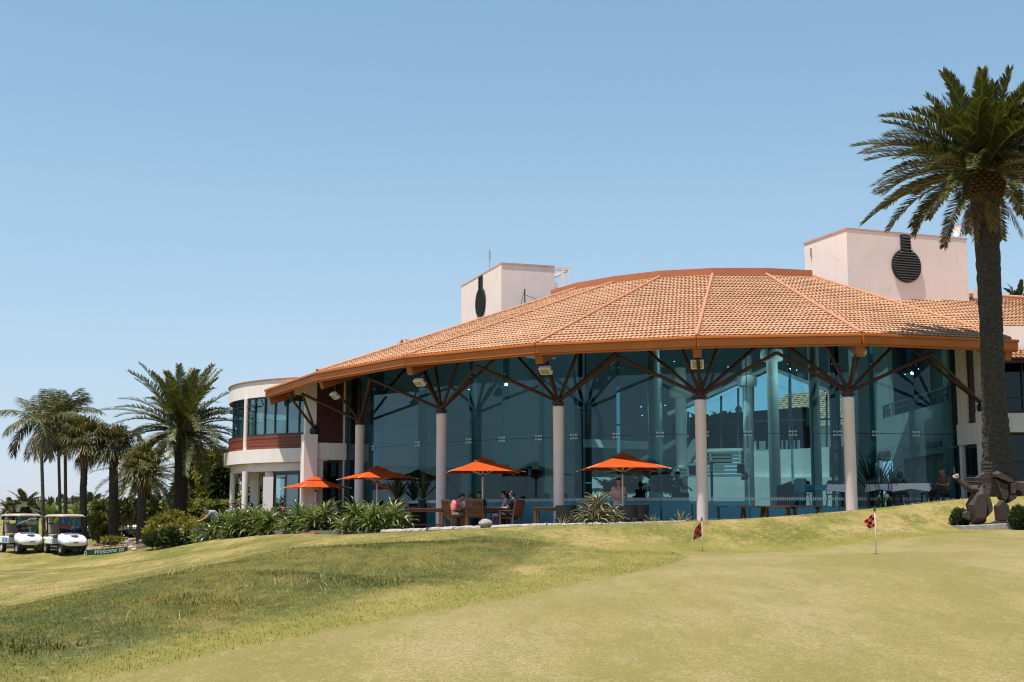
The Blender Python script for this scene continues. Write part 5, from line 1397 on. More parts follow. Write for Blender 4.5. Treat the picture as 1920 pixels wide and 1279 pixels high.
b = MB(); b.tube([cp_(432,455,-.1), cp_(428,420,-.1), cp_(421,360,-.1)], [.018,.022,.02], 8); b.build('club', M['dark_wood'], scu)
def slab(u0, v0, u1, v1, d, y, name):
    b = MB(); n = 5
    for i in range(n):
        a, c = v0+(v1-v0)*i/n, v0+(v1-v0)*(i+.86)/n
        p, q = cp_(u0+(i % 2)*3, a, y), cp_(u1-(i % 2)*2, c, y); b.box((p+q)/2, (abs(q.x-p.x), d*2*(1-.03*(i % 2)), abs(p.z-q.z)))
    bevel(b.build(name, M['bronze'], scu), .01, 1)
slab(622,480,742,592,.2,.15,'head'); slab(848,298,940,415,.16,.35,'head')
block('raised_arm', [(745,470),(850,400),(930,400),(915,540),(800,570),(745,545)], .14, .8, .3)
block('shoulder', [(900,432),(962,402),(1160,520),(1155,565),(1090,552),(908,475)], .20, .74, .05)
block('chest', [(905,472),(1088,552),(1098,690),(1060,800),(1000,760),(965,600)], .18, .75, .08)
block('forearm', [(1090,545),(1152,550),(1152,685),(1098,690)], .12, .8, -.06)
block('fist', [(1080,705),(1172,685),(1166,735),(1092,772)], .10, .75, -.08)
block('leg', [(925,820),(1010,738),(1076,812),(1062,872),(1112,1022),(950,1012)], .16, .84, .0)
block('foot', [(940,1000),(1120,1000),(1130,1035),(930,1035)], .20, .9, -.02)
block('thigh', [(1050,690),(1180,690),(1165,750),(1075,800)], .14, .8, .08)
block('reclining_body', [(1165,530),(1290,525),(1420,560),(1440,690),(1280,690),(1200,710),(1165,640)], .24, .75, .0)
b = MB(); b.hull([cp_(u, v, y) for u, v in ((455,1062),(1420,1010),(1420,1105),(465,1135)) for y in (-.35,.35)]); pl_ = b.build('plinth', M['stone'], scu); bevel(pl_, .02, 2)

# ------------------------------------------------------------------ edging, rocks, paving patch, garden bed
def log(px0, py0, px1, py1, D0, D1, r, label, mat='conc'):
    a, c = at(px0,py0,D0), at(px1,py1,D1); a.z = max(a.z, gz(a.x,a.y)+r*.3); c.z = max(c.z, gz(c.x,c.y)+r*.3)
    b = MB(); n = 26; pts = [a.lerp(c, i/n)-a for i in range(n+1)]; vs = []; fs = []; d = (c-a).normalized(); sd = d.cross(UP).normalized(); m = 10
    for i, p in enumerate(pts):
        for j in range(m):
            t = 2*math.pi*j/m; w = 1+mnoise.noise(Vector((i*.5+px0, math.cos(t)*1.5, math.sin(t)*1.5)))*.3
            vs.append(p+sd*math.cos(t)*r*1.5*w+UP*math.sin(t)*r*w)
    for i in range(n):
        for j in range(m): j2 = (j+1) % m; fs.append((i*m+j, i*m+j2, (i+1)*m+j2, (i+1)*m+j))
    fs += [tuple(range(m)), tuple(range(n*m+m-1, n*m-1, -1))]
    b.add(vs, fs); o = b.build('edging_stone', M[mat]); o.location = a; return tag(o, label, 'edging', 'pale edging along the patio')
log(717,999,802,995,43.6,42.6,.085,'rough pale edging stone beside the strap-leaved bush')
log(806,994,905,990,42.5,41.2,.085,'rough pale edging stone left of the grey boulder')
log(921,989,1026,985,41.0,40.2,.07,'smooth pale edging stone right of the grey boulder')
log(1028,986,1128,984,40.1,39.6,.07,'pale edging stone in front of the large agave clump')
log(1130,984,1285,979,39.6,39.0,.05,'thin pale edging stone right of the large agave clump')
def rock(px, py, Dd, rx, rz, label, mat='stone', seed=0, grp=None):
    c = at(px, py, Dd); c.z = max(c.z, gz(c.x, c.y)+rz*.4); b = MB(); b.ball((0,0,0), (rx, rx*.8, rz), 18, 12)
    b.v = [tuple(Vector(v)*(1+.28*mnoise.noise(Vector(v)*(1.6/rx)+Vector((seed,0,0)))+.08*mnoise.noise(Vector(v)*(6/rx)))) for v in b.v]
    o = b.build('boulder', M[mat], smooth=True); o.location = c; return tag(o, label, 'rock', grp)
rock(910,981,41.0,.19,.14,'grey boulder on the pale edging in front of the slatted chair',seed=2)
# brick paving patch
b = MB(); pp = [at(552,999,47.4), at(600,996,48.4), at(632,996,48.4), at(634,1000,46.6), at(590,1003,45.8), at(565,1003,46.2)]
b.prism([Vector((p.x,p.y,gz(p.x,p.y)+.05)) for p in pp], (0,0,-.2)); M['brick'] = simple('red_brick_paving', (.36,.16,.10), .9, .25, 5, .4, 14); tag(b.build('brick_path', M['brick']), kind='structure')
# garden bed of pale bark chips
bed = [(163,1028),(200,1014),(252,1011),(300,1010),(332,1016),(300,1026),(240,1032),(228,1036),(168,1034)]
BP = [(gp(px, py)) for px, py in bed]
M['chips'] = simple('pale_bark_chips', (.36,.27,.22), .95, .5, 9, 1.0, 12, dirt=((.10,.07,.05), 5, .56))
def bedz(p): return gz(p.x, p.y)
b = MB(); cx = sum((Vector(p) for p in BP), Vector())/len(BP)
vs = [Vector((cx.x, cx.y, bedz(cx)+.06))]; 
for f in (.5, 1):
    for p in BP: q = cx.lerp(p, f); vs.append(Vector((q.x, q.y, bedz(q)+(.06 if f < 1 else .03))))
n = len(BP); fs = [(0, 1+i, 1+(i+1) % n) for i in range(n)]+[(1+i, 1+n+i, 1+n+(i+1) % n, 1+(i+1) % n) for i in range(n)]
b.add(vs, fs); tag(b.build('garden_bed', M['chips'], smooth=True), kind='structure')
V = []; 
for i in range(2600):
    a = random.random()*n; i0 = int(a) % n; q = cx.lerp(BP[i0].lerp(BP[(i0+1) % n], a-int(a)), math.sqrt(random.random())); z = bedz(q)+.06
    s = random.uniform(.02,.06)
    for k in range(4): V.append((q.x+random.uniform(-s,s), q.y+random.uniform(-s,s), z+random.uniform(0,.05)))
M['chip'] = leaf('bark_chip', [(.42,.32,.26),(.28,.2,.16),(.55,.44,.36),(.14,.09,.06)], 0, .9, .1)
tag(npmesh('bark_chips', np.array(V), np.arange(len(V)).reshape(-1,4), M['chip']), 'pale bark chips strewn over the garden bed behind the sign', 'bark chips', kind='stuff')
def sleeper(px0, py0, px1, py1, label, w=.16, h=.16):
    a, c = gp(px0, py0), gp(px1, py1); m_ = (a+c)/2
    b = MB(); b.beam(a-m_+UP*h*.6, c-m_+UP*h*.6, w, h); o = b.build('timber_edging', M['sleeper']); o.location = m_; bevel(o, .015, 1); return tag(o, label, 'timber', 'timber edging of the garden bed')
M['sleeper'] = simple('weathered_sleeper', (.20,.155,.125), .95, .3, 6, .6, 20)
sleeper(198,1020,238,1013,'weathered timber at the back of the garden bed behind the carts'); sleeper(256,1031,306,1025,'long weathered timber along the lower right of the garden bed')
sleeper(244,1018,262,1014,'short weathered timber in the middle of the garden bed'); sleeper(296,1014,332,1012,'weathered timber at the right end of the garden bed near the bin')
for i, (px, py, rx, rz, lab) in enumerate([(281,1016,.17,.16,'brown rock standing on the garden bed'),(268,1012,.13,.08,'flat grey rock left of the brown rock'),(245,1030,.16,.08,'low rock at the right end of the sign'),(312,1015,.13,.08,'small grey rock right of the brown rock'),(252,1033,.12,.07,'smallest rock beside the lower timber')]):
    p = gp(px, py); rock(px, py-2, p.y, rx, rz, lab, 'stone' if i else 'sleeper', 10+i, 'rocks in the garden bed')
# sign
p0, p1 = gp(158,1043), gp(238,1034); sg = empty('sign', p0, 'long low dark green sign board with white script lettering at the garden bed', 'sign')
b = MB(); d = p1-p0; hS = .20
M['sign_green'] = simple('dark_green_board', (.012,.035,.028), .5, .15, 3)
dz_ = Vector((0,0,d.z)); b.prism([Vector((0,0,-.05)), d+UP*-.05, d+UP*hS, UP*(hS+.06)], d.cross(UP).normalized()*-.06); bevel(b.build('board', M['sign_green'], sg), .008, 1)
def text_mesh(txt, size, shear):
    cu = bpy.data.curves.new('lettering', 'FONT'); cu.body = txt; cu.size = size; cu.shear = shear; cu.extrude = .004
    o = bpy.data.objects.new('lettering', cu); COL.objects.link(o); dg = bpy.context.evaluated_depsgraph_get(); me = bpy.data.meshes.new_from_object(o.evaluated_get(dg)); bpy.data.objects.remove(o); bpy.data.curves.remove(cu)
    me.name = 'lettering'; return me
M['letter'] = simple('white_lettering', (.42,.52,.46), .5, .03, 5)
me = text_mesh('Welcome to', .27, .5); me.materials.append(M['letter']); lo = bpy.data.objects.new('lettering', me); COL.objects.link(lo); lo.parent = sg
n_ = d.cross(UP).normalized(); n_ = n_ if n_.y < 0 else -n_; dd = d.normalized(); up_ = n_.cross(dd); up_ = up_ if up_.z > 0 else -up_
mt = Matrix((dd, up_, n_)).transposed().to_4x4(); mt.translation = d*.23+n_*.07+UP*.03; lo.matrix_local = mt
b = MB(); c_ = d*.05+n_*.075+UP*.1
for r0_, r1_, z_ in ((.05,.085,.0),):
    for i in range(20):
        a0_, a1_ = i*math.pi/10, (i+1)*math.pi/10; f_ = lambda r, a: c_+dd*r*math.cos(a)*.7+up_*(r*math.sin(a)+.03)
        b.add([f_(r0_,a0_), f_(r1_,a0_), f_(r1_,a1_), f_(r0_,a1_)], [(0,1,2,3)])
b.add([c_-dd*.075-up_*.1, c_-dd*.045-up_*.1, c_-dd*.03+up_*.05, c_-dd*.06+up_*.05], [(0,1,2,3)])
b.build('emblem', M['letter'], sg, fix=False)

# ------------------------------------------------------------------ golf carts
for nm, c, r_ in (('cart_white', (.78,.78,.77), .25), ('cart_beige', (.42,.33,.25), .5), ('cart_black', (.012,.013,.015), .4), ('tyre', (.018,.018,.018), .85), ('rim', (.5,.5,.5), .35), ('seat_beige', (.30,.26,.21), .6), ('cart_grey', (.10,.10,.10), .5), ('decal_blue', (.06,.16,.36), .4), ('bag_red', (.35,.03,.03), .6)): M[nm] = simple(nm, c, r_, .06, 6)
M['windscreen'] = glass('cart_windscreen', (.55,.68,.76), .32, .5, 3)
def make_cart(loc, rz, label, group):
    """origin on the ground, front towards -Y; 1.22 wide, 2.4 long, 1.78 high"""
    t = empty('golf_cart', loc, label, 'golf cart', group, rz)
    # front cowl: lofted sections from nose to dash
    secs = [(-1.20,.40,.40,.34,.50),(-1.17,.52,.35,.40,.62),(-1.05,.57,.34,.44,.76),(-.85,.59,.36,.48,.85),(-.65,.585,.40,.5,.92),(-.56,.57,.42,.5,.95)]
    b = MB(); n = 24; vs = []; fs = []
    for y, w, z0, zc, z1 in secs:
        for k in range(n):
            a = 2*math.pi*k/n; x = math.copysign(abs(math.cos(a))**.55, math.cos(a))*w; s_ = math.sin(a); z = (z0+z1)/2+math.copysign(abs(s_)**.62, s_)*(z1-z0)/2
            vs.append((x, y, z))
    for i in range(len(secs)-1):
        for k in range(n): k2 = (k+1) % n; fs.append((i*n+k, i*n+k2, (i+1)*n+k2, (i+1)*n+k))
    fs += [tuple(range(n)), tuple(range(len(secs)*n-1, (len(secs)-1)*n-1, -1))]
    b.add(vs, fs); bd = b.build('front_cowl', M['cart_white'], t, auto=50)
    b = MB(); b.ball((0,-1.0,.805), (.20,.10,.03), 14, 8); b.build('badge', M['cart_grey'], bd, smooth=True)
    b = MB(); b.box((0,-1.19,.50), (.22,.06,.035)); b.build('nose_vent', M['cart_black'], bd)
    b = MB(); b.hull([(x, y, z) for x in (-.55,.55) for y, z in ((-1.12,.40),(-1.05,.22),(-.7,.2),(-.7,.42))]); b.box((0,0,.26), (.95,1.5,.14)); b.box((0,.85,.36), (.8,.7,.25)); b.build('underbody', M['cart_black'], t)
    # rear body: side panels and deck
    b = MB()
    b.hull([(x, y, z) for x in (-.58,.58) for y, z in ((.08,.42),(.05,.70),(.30,.76),(1.05,.74),(1.18,.62),(1.15,.42))])
    rb = b.build('rear_body', M['cart_white'], t); bevel(rb, .05, 3)
    for s in (-1, 1):
        b = MB(); b.box((s*.54,-.25,.33), (.14,.75,.07)); b.build('sill', M['cart_grey'], t)
        for y in (.2,.5): b = MB(); b.box((s*.585,y+.02,.58), (.012,.2,.2)); b.build('side_decal', M['decal_blue'], rb)
    b = MB(); b.box((0,.28,.80), (1.08,.52,.13)); o = b.build('seat', M['seat_beige'], t); bevel(o, .04, 3)
    b = MB(); b.box((0,.58,1.10), (1.05,.13,.44), Matrix.Rotation(-.15,3,'X')); o = b.build('backrest', M['seat_beige'], t); bevel(o, .05, 3)
    for x, y in ((-.52,-.62),(.52,-.62),(.50,.80),(-.50,.80)):
        b = MB(); b.tube([(x,y,.62 if y > 0 else .85), (x*.97,y*(1.0 if y > 0 else .86),1.66)], .024, 8); b.build('roof_post', M['cart_black'], t, smooth=True)
    b = MB(); vs = []; fs = []; N_ = 10
    for i in range(N_+1):
        for j in range(N_+1):
            u, v = i/N_*2-1, j/N_*2-1; e = max(abs(u), abs(v)); z = 1.76-.035*(u*u+v*v)*.5-(.075 if e > .99 else 0)
            vs.append((u*.60*(1 if e < .99 else 1.02), .10+v*.95, z))
    for i in range(N_):
        for j in range(N_): o_ = i*(N_+1)+j; fs.append((o_, o_+N_+1, o_+N_+2, o_+1))
    b.add(vs, fs); o = b.build('roof', M['cart_beige'], t, auto=60); sm = o.modifiers.new('solid', 'SOLIDIFY'); sm.thickness = .03
    b = MB(); b.prism([(-.50,-.60,.90),(.50,-.60,.90),(.49,-.53,1.66),(-.49,-.53,1.66)], (0,.012,.002)); ws = b.build('windscreen', M['windscreen'], t)
    b = MB(); b.beam((-.5,-.575,1.24),(.5,-.575,1.24),.025,.02); b.beam((-.5,-.61,.9),(.5,-.61,.9),.04,.04); b.build('screen_frame', M['cart_black'], ws)
    b = MB(); b.prism([(-.49,-.62,.92),(.49,-.62,.92),(.49,-.598,1.23),(-.49,-.598,1.23)], (0,.006,0)); b.build('lower_screen', M['windscreen'], ws)
    b = MB(); b.box((0,-.52,.86), (1.0,.16,.16)); o = b.build('dashboard', M['cart_grey'], t); bevel(o, .03, 2)
    b = MB(); c = Vector((.26,-.30,.98)); ax = Vector((0,-.55,.83)).normalized(); s1 = Vector((1,0,0)); s2 = ax.cross(s1)
    b.tube([c+(s1*math.cos(i*.349)+s2*math.sin(i*.349))*.17 for i in range(19)], .016, 6, cap=False); b.tube([c, c-ax*.42], .02, 6); b.beam(c-s1*.16, c+s1*.16, .03, .02); b.build('steering_wheel', M['cart_black'], t, smooth=True)
    for x, y in ((-.47,-.80),(.47,-.80),(-.48,.80),(.48,.80)):
        s = 1 if x > 0 else -1; b = MB(); r = .235; prof = [(-.09,.15),(-.10,.205),(-.075,.235),(0,.242),(.075,.235),(.10,.205),(.09,.15)]
        vs = []; fs = []; n = 22
        for xx, rr in prof:
            for k in range(n): a = 2*math.pi*k/n; vs.append((x+xx, y+rr*math.cos(a), r+rr*math.sin(a)))
        for i in range(len(prof)-1):
            for k in range(n): k2 = (k+1) % n; fs.append((i*n+k, i*n+k2, (i+1)*n+k2, (i+1)*n+k))
        b.add(vs, fs); wl = b.build('wheel', M['tyre'], t, auto=40)
        b = MB(); b.tube([(x-s*.06,y,r),(x+s*.07,y,r)], .15, 16); b.tube([(x+s*.07,y,r),(x+s*.09,y,r)], [.05,.04], 10)
        b.build('rim', M['rim'], wl, auto=40)
    # bags behind the seat
    for x, m_ in ((-.25,'cart_black'),(.25,'bag_red')):
        b = MB(); b.tube([(x,.98,.62),(x,1.02,1.35)], [.13,.14], 12); o = b.build('golf_bag', M[m_], t, auto=40)
        b = MB()
        for k in range(5): a = k*1.25; b.tube([(x+.06*math.cos(a),1.02+.06*math.sin(a),1.3),(x+.08*math.cos(a),1.03+.08*math.sin(a),1.52)], .012, 5); b.ball((x+.08*math.cos(a),1.03+.08*math.sin(a),1.53), (.03,.045,.025), 6, 5)
        b.build('club_heads', M['steel'], o)
    return t
def on_ground(px, py): p = gp(px, py); return Vector((p.x, p.y, gz(p.x, p.y)-.015))
k1 = make_cart(on_ground(38,1036), R(44), 'white golf cart at the left edge with blue side decals and a red bag', 'white golf carts')
g_ = on_ground(120,1040); k1.scale = (.95,)*3; k2 = copy_tree(k1); k2.location = g_; k2.rotation_euler = (0,0,R(42)); k2['label'] = 'white golf cart standing beside the slender palms, right of the other white cart'
for ch in k2.children_recursive:
    if ch.name.startswith('side_decal'): obj_mat(ch, M['cart_white'])
    if ch.name.startswith('golf_bag'): obj_mat(ch, M['cart_black'])
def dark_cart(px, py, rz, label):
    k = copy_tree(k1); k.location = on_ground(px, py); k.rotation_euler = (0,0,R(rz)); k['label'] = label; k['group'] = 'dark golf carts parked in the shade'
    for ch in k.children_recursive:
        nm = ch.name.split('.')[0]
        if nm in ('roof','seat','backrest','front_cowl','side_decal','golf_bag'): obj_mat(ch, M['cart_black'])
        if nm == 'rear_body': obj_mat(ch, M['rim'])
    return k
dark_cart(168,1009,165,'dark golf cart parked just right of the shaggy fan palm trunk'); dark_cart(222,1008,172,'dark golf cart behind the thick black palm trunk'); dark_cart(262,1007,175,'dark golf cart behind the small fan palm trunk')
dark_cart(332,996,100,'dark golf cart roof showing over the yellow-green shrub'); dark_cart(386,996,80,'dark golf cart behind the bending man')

# ------------------------------------------------------------------ bin
p = at(384,1008,51.0); p.z = gz(p.x, p.y)-.02; t = empty('bin', p, 'green cylindrical rubbish bin at the lawn edge', 'bin'); M['bin_green'] = simple('dark_green_bin', (.03,.075,.065), .4, .15, 5)
b = MB(); b.lathe((0,0,0), [(.20,0),(.22,.05),(.235,.52)], 22); b.build('body', M['bin_green'], t, auto=40)
b = MB(); b.lathe((0,0,.5), [(.25,0),(.255,.045),(.22,.05),(.21,.0)], 22); b.build('rim', M['bin_green'], t, auto=40)
b = MB(); b.tube([(-.3,0,-.1),(-.24,0,.52)], .02, 6); b.build('support_post', M['black_metal'], t)

# ------------------------------------------------------------------ patio furniture
def floor_at(px, Dd, z=PZ): p = at(px, 960, Dd); return Vector((p.x, p.y, z))
def table(loc, rz, size, h, label, mat='wood', group=None, name='patio_table'):
    t = empty(name, loc, label, 'table', group, rz); w, d = size; b = MB(); n = max(3, int(d/.11))
    for i in range(n): b.box((0, -d/2+d*(i+.5)/n, h-.0175), (w, d/n-.008, .035))
    b.build('table_top', M[mat], t)
    for x, y in ((-1,-1),(1,-1),(1,1),(-1,1)): b = MB(); b.box((x*(w/2-.06), y*(d/2-.06), (h-.035)/2), (.07,.07,h-.037)); b.build('leg', M[mat], t)
    b = MB()
    for y in (-1, 1): b.box((0, y*(d/2-.065), h-.085), (w-.2,.025,.09))
    b.box((0,0,.2), (w-.15,.05,.05)); b.build('apron', M[mat], t); return t
def armchair(loc, rz, label, mat='wood', group='slatted wooden armchairs'):
    """front towards -Y"""
    t = empty('wooden_armchair', loc, label, 'chair', group, rz); b = MB()
    for i in range(6): b.box((0,-.24+i*.088,.42), (.52,.075,.022))
    b.build('seat', M[mat], t)
    tilt = Matrix.Rotation(-.18,3,'X'); b = MB(); c = Vector((0,.25,.43))
    for i in range(9): b.box(c+tilt @ Vector((-.21+i*.0525,0,.28)), (.036,.02,.50), tilt)
    b.box(c+tilt @ Vector((0,0,.55)), (.56,.035,.08), tilt); b.box(c+tilt @ Vector((0,0,.06)), (.56,.03,.05), tilt)
    for s in (-1, 1): b.box(c+tilt @ Vector((s*.265,0,.28)), (.045,.04,.60), tilt)
    b.build('backrest', M[mat], t)
    for x in (-.265,.265):
        for y, h in ((-.25,.64),(.24,.42)): b = MB(); b.box((x,y,h/2), (.05,.055,h)); b.build('leg', M[mat], t)
        b = MB(); b.box((x,0,.655), (.065,.58,.03)); b.build('armrest', M[mat], t)
    return t
table(floor_at(800,44.6), R(-8), (1.15,.75), .74, 'bare reddish wooden table left of the second column')
table(floor_at(905,44.95), R(-10), (1.4,.9), .73, 'wooden table under the parasol with people round it', 'dark_wood')
table(floor_at(1030,43.1), R(-12), (.95,.7), .76, 'bare wooden table standing in front of the third column')
armchair(floor_at(853,44.0), R(118), 'wooden armchair with a person in a pink shirt, left of the table')
armchair(floor_at(891,43.6), R(176), 'empty slatted wooden armchair with its back to the lawn')
armchair(floor_at(958,44.0), R(-122), 'wooden armchair at the right of the table, its back to the third column')
armchair(floor_at(937,44.7), R(-100), 'wooden armchair partly hidden behind the man in the lavender shirt')
armchair(floor_at(870,45.4), R(75), 'wooden armchair beyond the table on the left, holding a person in white')
def wicker(loc, rz, label):
    t = empty('wicker_chair', loc, label, 'chair', 'black wicker chairs', rz); b = MB(); b.hull([(x*.30,y*.29,z) for x in (-1,1) for y in (-1,1) for z in (.02,.40)]); bevel(b.build('seat', M['wicker'], t), .03, 2)
    b = MB(); vs = [Vector((.31*math.cos(a)*1.02, .05+.27*math.sin(a), 0)) for a in [i*math.pi/10 for i in range(11)]]
    vs = [Vector((.31,-.27,0))]+vs+[Vector((-.31,-.27,0))]; n = len(vs)
    P = [v+UP*.38 for v in vs]+[v*1.06+UP*(.60 if i in (0, n-1) else .80) for i, v in enumerate(vs)]; Q = [v*.9+UP*.38 for v in vs]+[v*.95+UP*(.60 if i in (0, n-1) else .80) for i, v in enumerate(vs)]
    b.add(P+Q, [(i,i+1,n+i+1,n+i) for i in range(n-1)]+[(2*n+i+1,2*n+i,3*n+i,3*n+i+1) for i in range(n-1)]+[(n+i,n+i+1,3*n+i+1,3*n+i) for i in range(n-1)]+[(0,n,3*n,2*n),(n-1,2*n-1+0,4*n-1,3*n-1)]); b.build('backrest', M['wicker'], t); return t
wicker(floor_at(1178,41.6), R(170), 'black wicker chair just right of the parasol pole'); wicker(floor_at(1196,41.7), R(195), 'black wicker chair, the right one beside the standing woman')
wicker(floor_at(1062,42.2), R(160), 'black wicker chair between the third column and the agave clump'); wicker(floor_at(778,45.2), R(120), 'black wicker chair left of the bare reddish table')
# round pedestal table and long trestle tables
p = floor_at(1347,40.6); t = empty('pedestal_table', p, 'small dark round table on a single post right of the fourth column', 'table')
b = MB(); b.lathe((0,0,.73), [(.30,0),(.30,.03)], 28); b.build('table_top', M['dark_wood'], t); b = MB(); b.lathe((0,0,0), [(.22,0),(.22,.02),(.04,.05),(.035,.72),(.1,.729)], 18); b.build('post', M['black_metal'], t, auto=40)
def trestle(px, Dd, rz, w, label, mat, h=.76):
    t = empty('trestle_table', floor_at(px, Dd), label, 'table', 'trestle tables by the glass wall', R(rz)); b = MB()
    for i in range(4): b.box((0,-.3+i*.2,h-.02), (w,.19,.04))
    b.build('table_top', M[mat], t)
    for s in (-1, 1):
        for q in (-1, 1):
            b = MB(); b.beam((s*(w/2-.18)+q*.02, q*.10, h-.05), (s*(w/2-.18)+q*.11, q*.20, 0), .05, .06); b.build('leg', M[mat], t)
        b = MB(); b.box((s*(w/2-.18),0,h-.07), (.10,.6,.05)); b.build('cross_bar', M[mat], t)
    return t
trestle(1412,40.5,-8,.95,'leftmost dark trestle table by the glass wall','dark_wood'); trestle(1458,40.3,-5,1.0,'middle trestle table with a reddish top by the glass wall','wood'); trestle(1512,40.1,-3,1.05,'rightmost trestle table next to the fifth column','dark_wood')
p = floor_at(1298,40.2); b = MB(); b.lathe((0,0,0), [(.06,0),(.06,.02),(.024,.04),(.024,.80),(.03,.81),(.0,.83)], 12); o = b.build('bollard', M['black_metal']); o.location = p; tag(o, 'thin dark bollard just left of the fourth column', 'bollard')

# ------------------------------------------------------------------ inside the hall
def dining_table(px, off, w, d, rz, label):
    p = cpx(px, 930, off); t = empty('dining_table', (p.x,p.y,FL), label, 'table', 'white-clothed tables in the hall', rz); b = MB(); h = .76; n = 18
    vs = []; ring = [(-w/2,-d/2),(0,-d/2),(w/2,-d/2),(w/2,0),(w/2,d/2),(0,d/2),(-w/2,d/2),(-w/2,0)]
    vs = [Vector((x,y,h)) for x, y in ring]+[Vector((x*1.04,y*1.06,h-.17-.09*(i % 2 == 0))) for i, (x, y) in enumerate(ring)]
    b.add(vs, [tuple(range(8))]+[(i, (i+1) % 8, 8+(i+1) % 8, 8+i) for i in range(8)]); b.build('tablecloth', M['cloth'], t)
    for x, y in ((-1,-1),(1,-1),(1,1),(-1,1)): b = MB(); b.box((x*(w/2-.08), y*(d/2-.08), .37), (.05,.05,.74)); b.build('leg', M['black_metal'], t)
    return t
dining_table(1542,15.7,1.7,.8,R(-20),'white-clothed table seen left of the fifth column'); dining_table(1655,15.6,.9,.8,R(-25),'white-clothed table half hidden by the chairs, right of the fifth column'); dining_table(1712,15.9,1.1,.8,R(-25),'white-clothed table farthest right in the hall')
def bent_chair(px, off, rz, label):
    p = cpx(px, 930, off); t = empty('bentwood_chair', (p.x,p.y,FL), label, 'chair', 'dark bentwood chairs in the hall', R(rz)); b = MB(); b.lathe((0,0,.44), [(.20,0),(.21,.015),(.20,.03)], 20); b.build('seat', M['black_metal'], t)
    b = MB(); b.tube([(-.19,.15,.45),(-.19,.19,.72),(-.13,.21,.88),(0,.22,.92),(.13,.21,.88),(.19,.19,.72),(.19,.15,.45)], .016, 8); b.tube([(-.1,.17,.46),(-.1,.2,.76),(0,.205,.82),(.1,.2,.76),(.1,.17,.46)], .011, 6); b.box((0,.215,.84), (.3,.02,.1)); b.build('backrest', M['black_metal'], t)
    for x, y in ((-.15,-.15),(.15,-.15),(-.15,.15),(.15,.15)): b = MB(); b.tube([(x,y,.44),(x*1.25,y*1.25,0)], .016, 6); b.build('leg', M['black_metal'], t)
for px, off, rz, lab in ((1505,15.4,200,'dark bentwood chair at the left end of the left white table'),(1560,15.5,170,'dark bentwood chair in front of the left white table'),(1640,16.0,150,'dark bentwood chair just right of the fifth column'),(1672,16.2,190,'dark bentwood chair left of the rightmost white table'),(1690,15.4,120,'dark bentwood chair between the two right white tables'),(1738,15.6,250,'dark bentwood chair at the right end of the rightmost white table')): bent_chair(px, off, rz, lab)
def lamp_post(px, py, off, z0, z1, label):
    p = cpx(px, py, off); t = empty('lantern_post', (p.x,p.y,FL), label, 'lamp', 'lantern posts in the hall'); b = MB(); b.tube([(0,0,0),(0,0,z1-FL-.36)], .045, 10); b.build('post', M['frame_dark'], t)
    b = MB(); b.lathe((0,0,z1-FL-.36), [(.05,0),(.06,.03),(.06,.26)], 12); b.build('lantern', M['frost'], t); b = MB(); b.lathe((0,0,z1-FL-.10), [(.10,0),(.10,.04),(.03,.08)], 14); b.build('lantern_cap', M['frame_dark'], t)
lamp_post(1334,880,16.2,FL,2.15,'lantern post right of the fourth column in the hall'); lamp_post(993,880,16.6,FL,2.1,'lantern post left of the third column in the hall'); lamp_post(1652,880,15.2,FL,2.2,'lantern post by the spiky plant at the right in the hall')
for px, py, off, s_, lab in ((1298,882,9.2,.26,'black loudspeaker on the wall just left of the fourth column'),(1389,879,8.8,.26,'black loudspeaker on the wall right of the fourth column'),(1210,886,9,.22,'black loudspeaker on the wall above the potted palms')):
    p = cpx(px, py, off); b = MB(); b.box((0,0,0), (s_,s_*.9,s_*1.35)); b.box((0,s_*.7,0), (.05,s_*.6,.05)); b.lathe((0,-s_*.46,-s_*.2), [(.02,0),(.03,.01)], 8); o = b.build('wall_speaker', M['black_metal']); o.location = p; bevel(o, .02, 2); tag(o, lab, 'loudspeaker')
p = cpx(1385,768,-.4); b = MB(); n_ = (-p).normalized(); n_.z = 0; b.ball((0,0,0), .17, 20, 12); b.tube([(0,0,-.15),(0,0,-.4)], .02, 6); o = b.build('globe_lamp', M['dish'], smooth=True); o.location = p; tag(o, 'white globe lamp seen through the back window above the dark canopy', 'lamp')
# tiled buildings beyond the back window
def far_house(pts_roof, Dd, label, wall=True):
    P = [at(px, py, Dd+dy) for px, py, dy in pts_roof]; c = sum(P, Vector())/len(P); t = empty('tiled_house', (c.x,c.y,1.5), label, 'building'); b = MB(); off = Vector((c.x,c.y,1.5))
    tile_facet(b, P[0]-off, P[1]-off, P[3]-off, P[2]-off, .5, .4, .05); b.build('roof', M['tile'], t, fix=False)
    b = MB(); b.prism([P[0]-off+Vector((.3,.5,-.15)), P[1]-off+Vector((-.3,.5,-.15)), P[1]-off+Vector((-.3,.5,-4)), P[0]-off+Vector((.3,.5,-4))], (0,3,0)); b.build('wall', M['stucco_white'], t)
    b = MB(); b.beam(P[0]-off-UP*.08, P[1]-off-UP*.08, .1, .15); b.build('fascia', M['stucco'], t); return t
far_house([(1405,800,0),(1600,790,0),(1600,728,7),(1475,738,7)], 82, 'tiled house seen through the right part of the back window')
far_house([(1322,798,0),(1368,794,0),(1372,783,5),(1330,786,5)], 84, 'tiled house seen low through the left part of the back window')

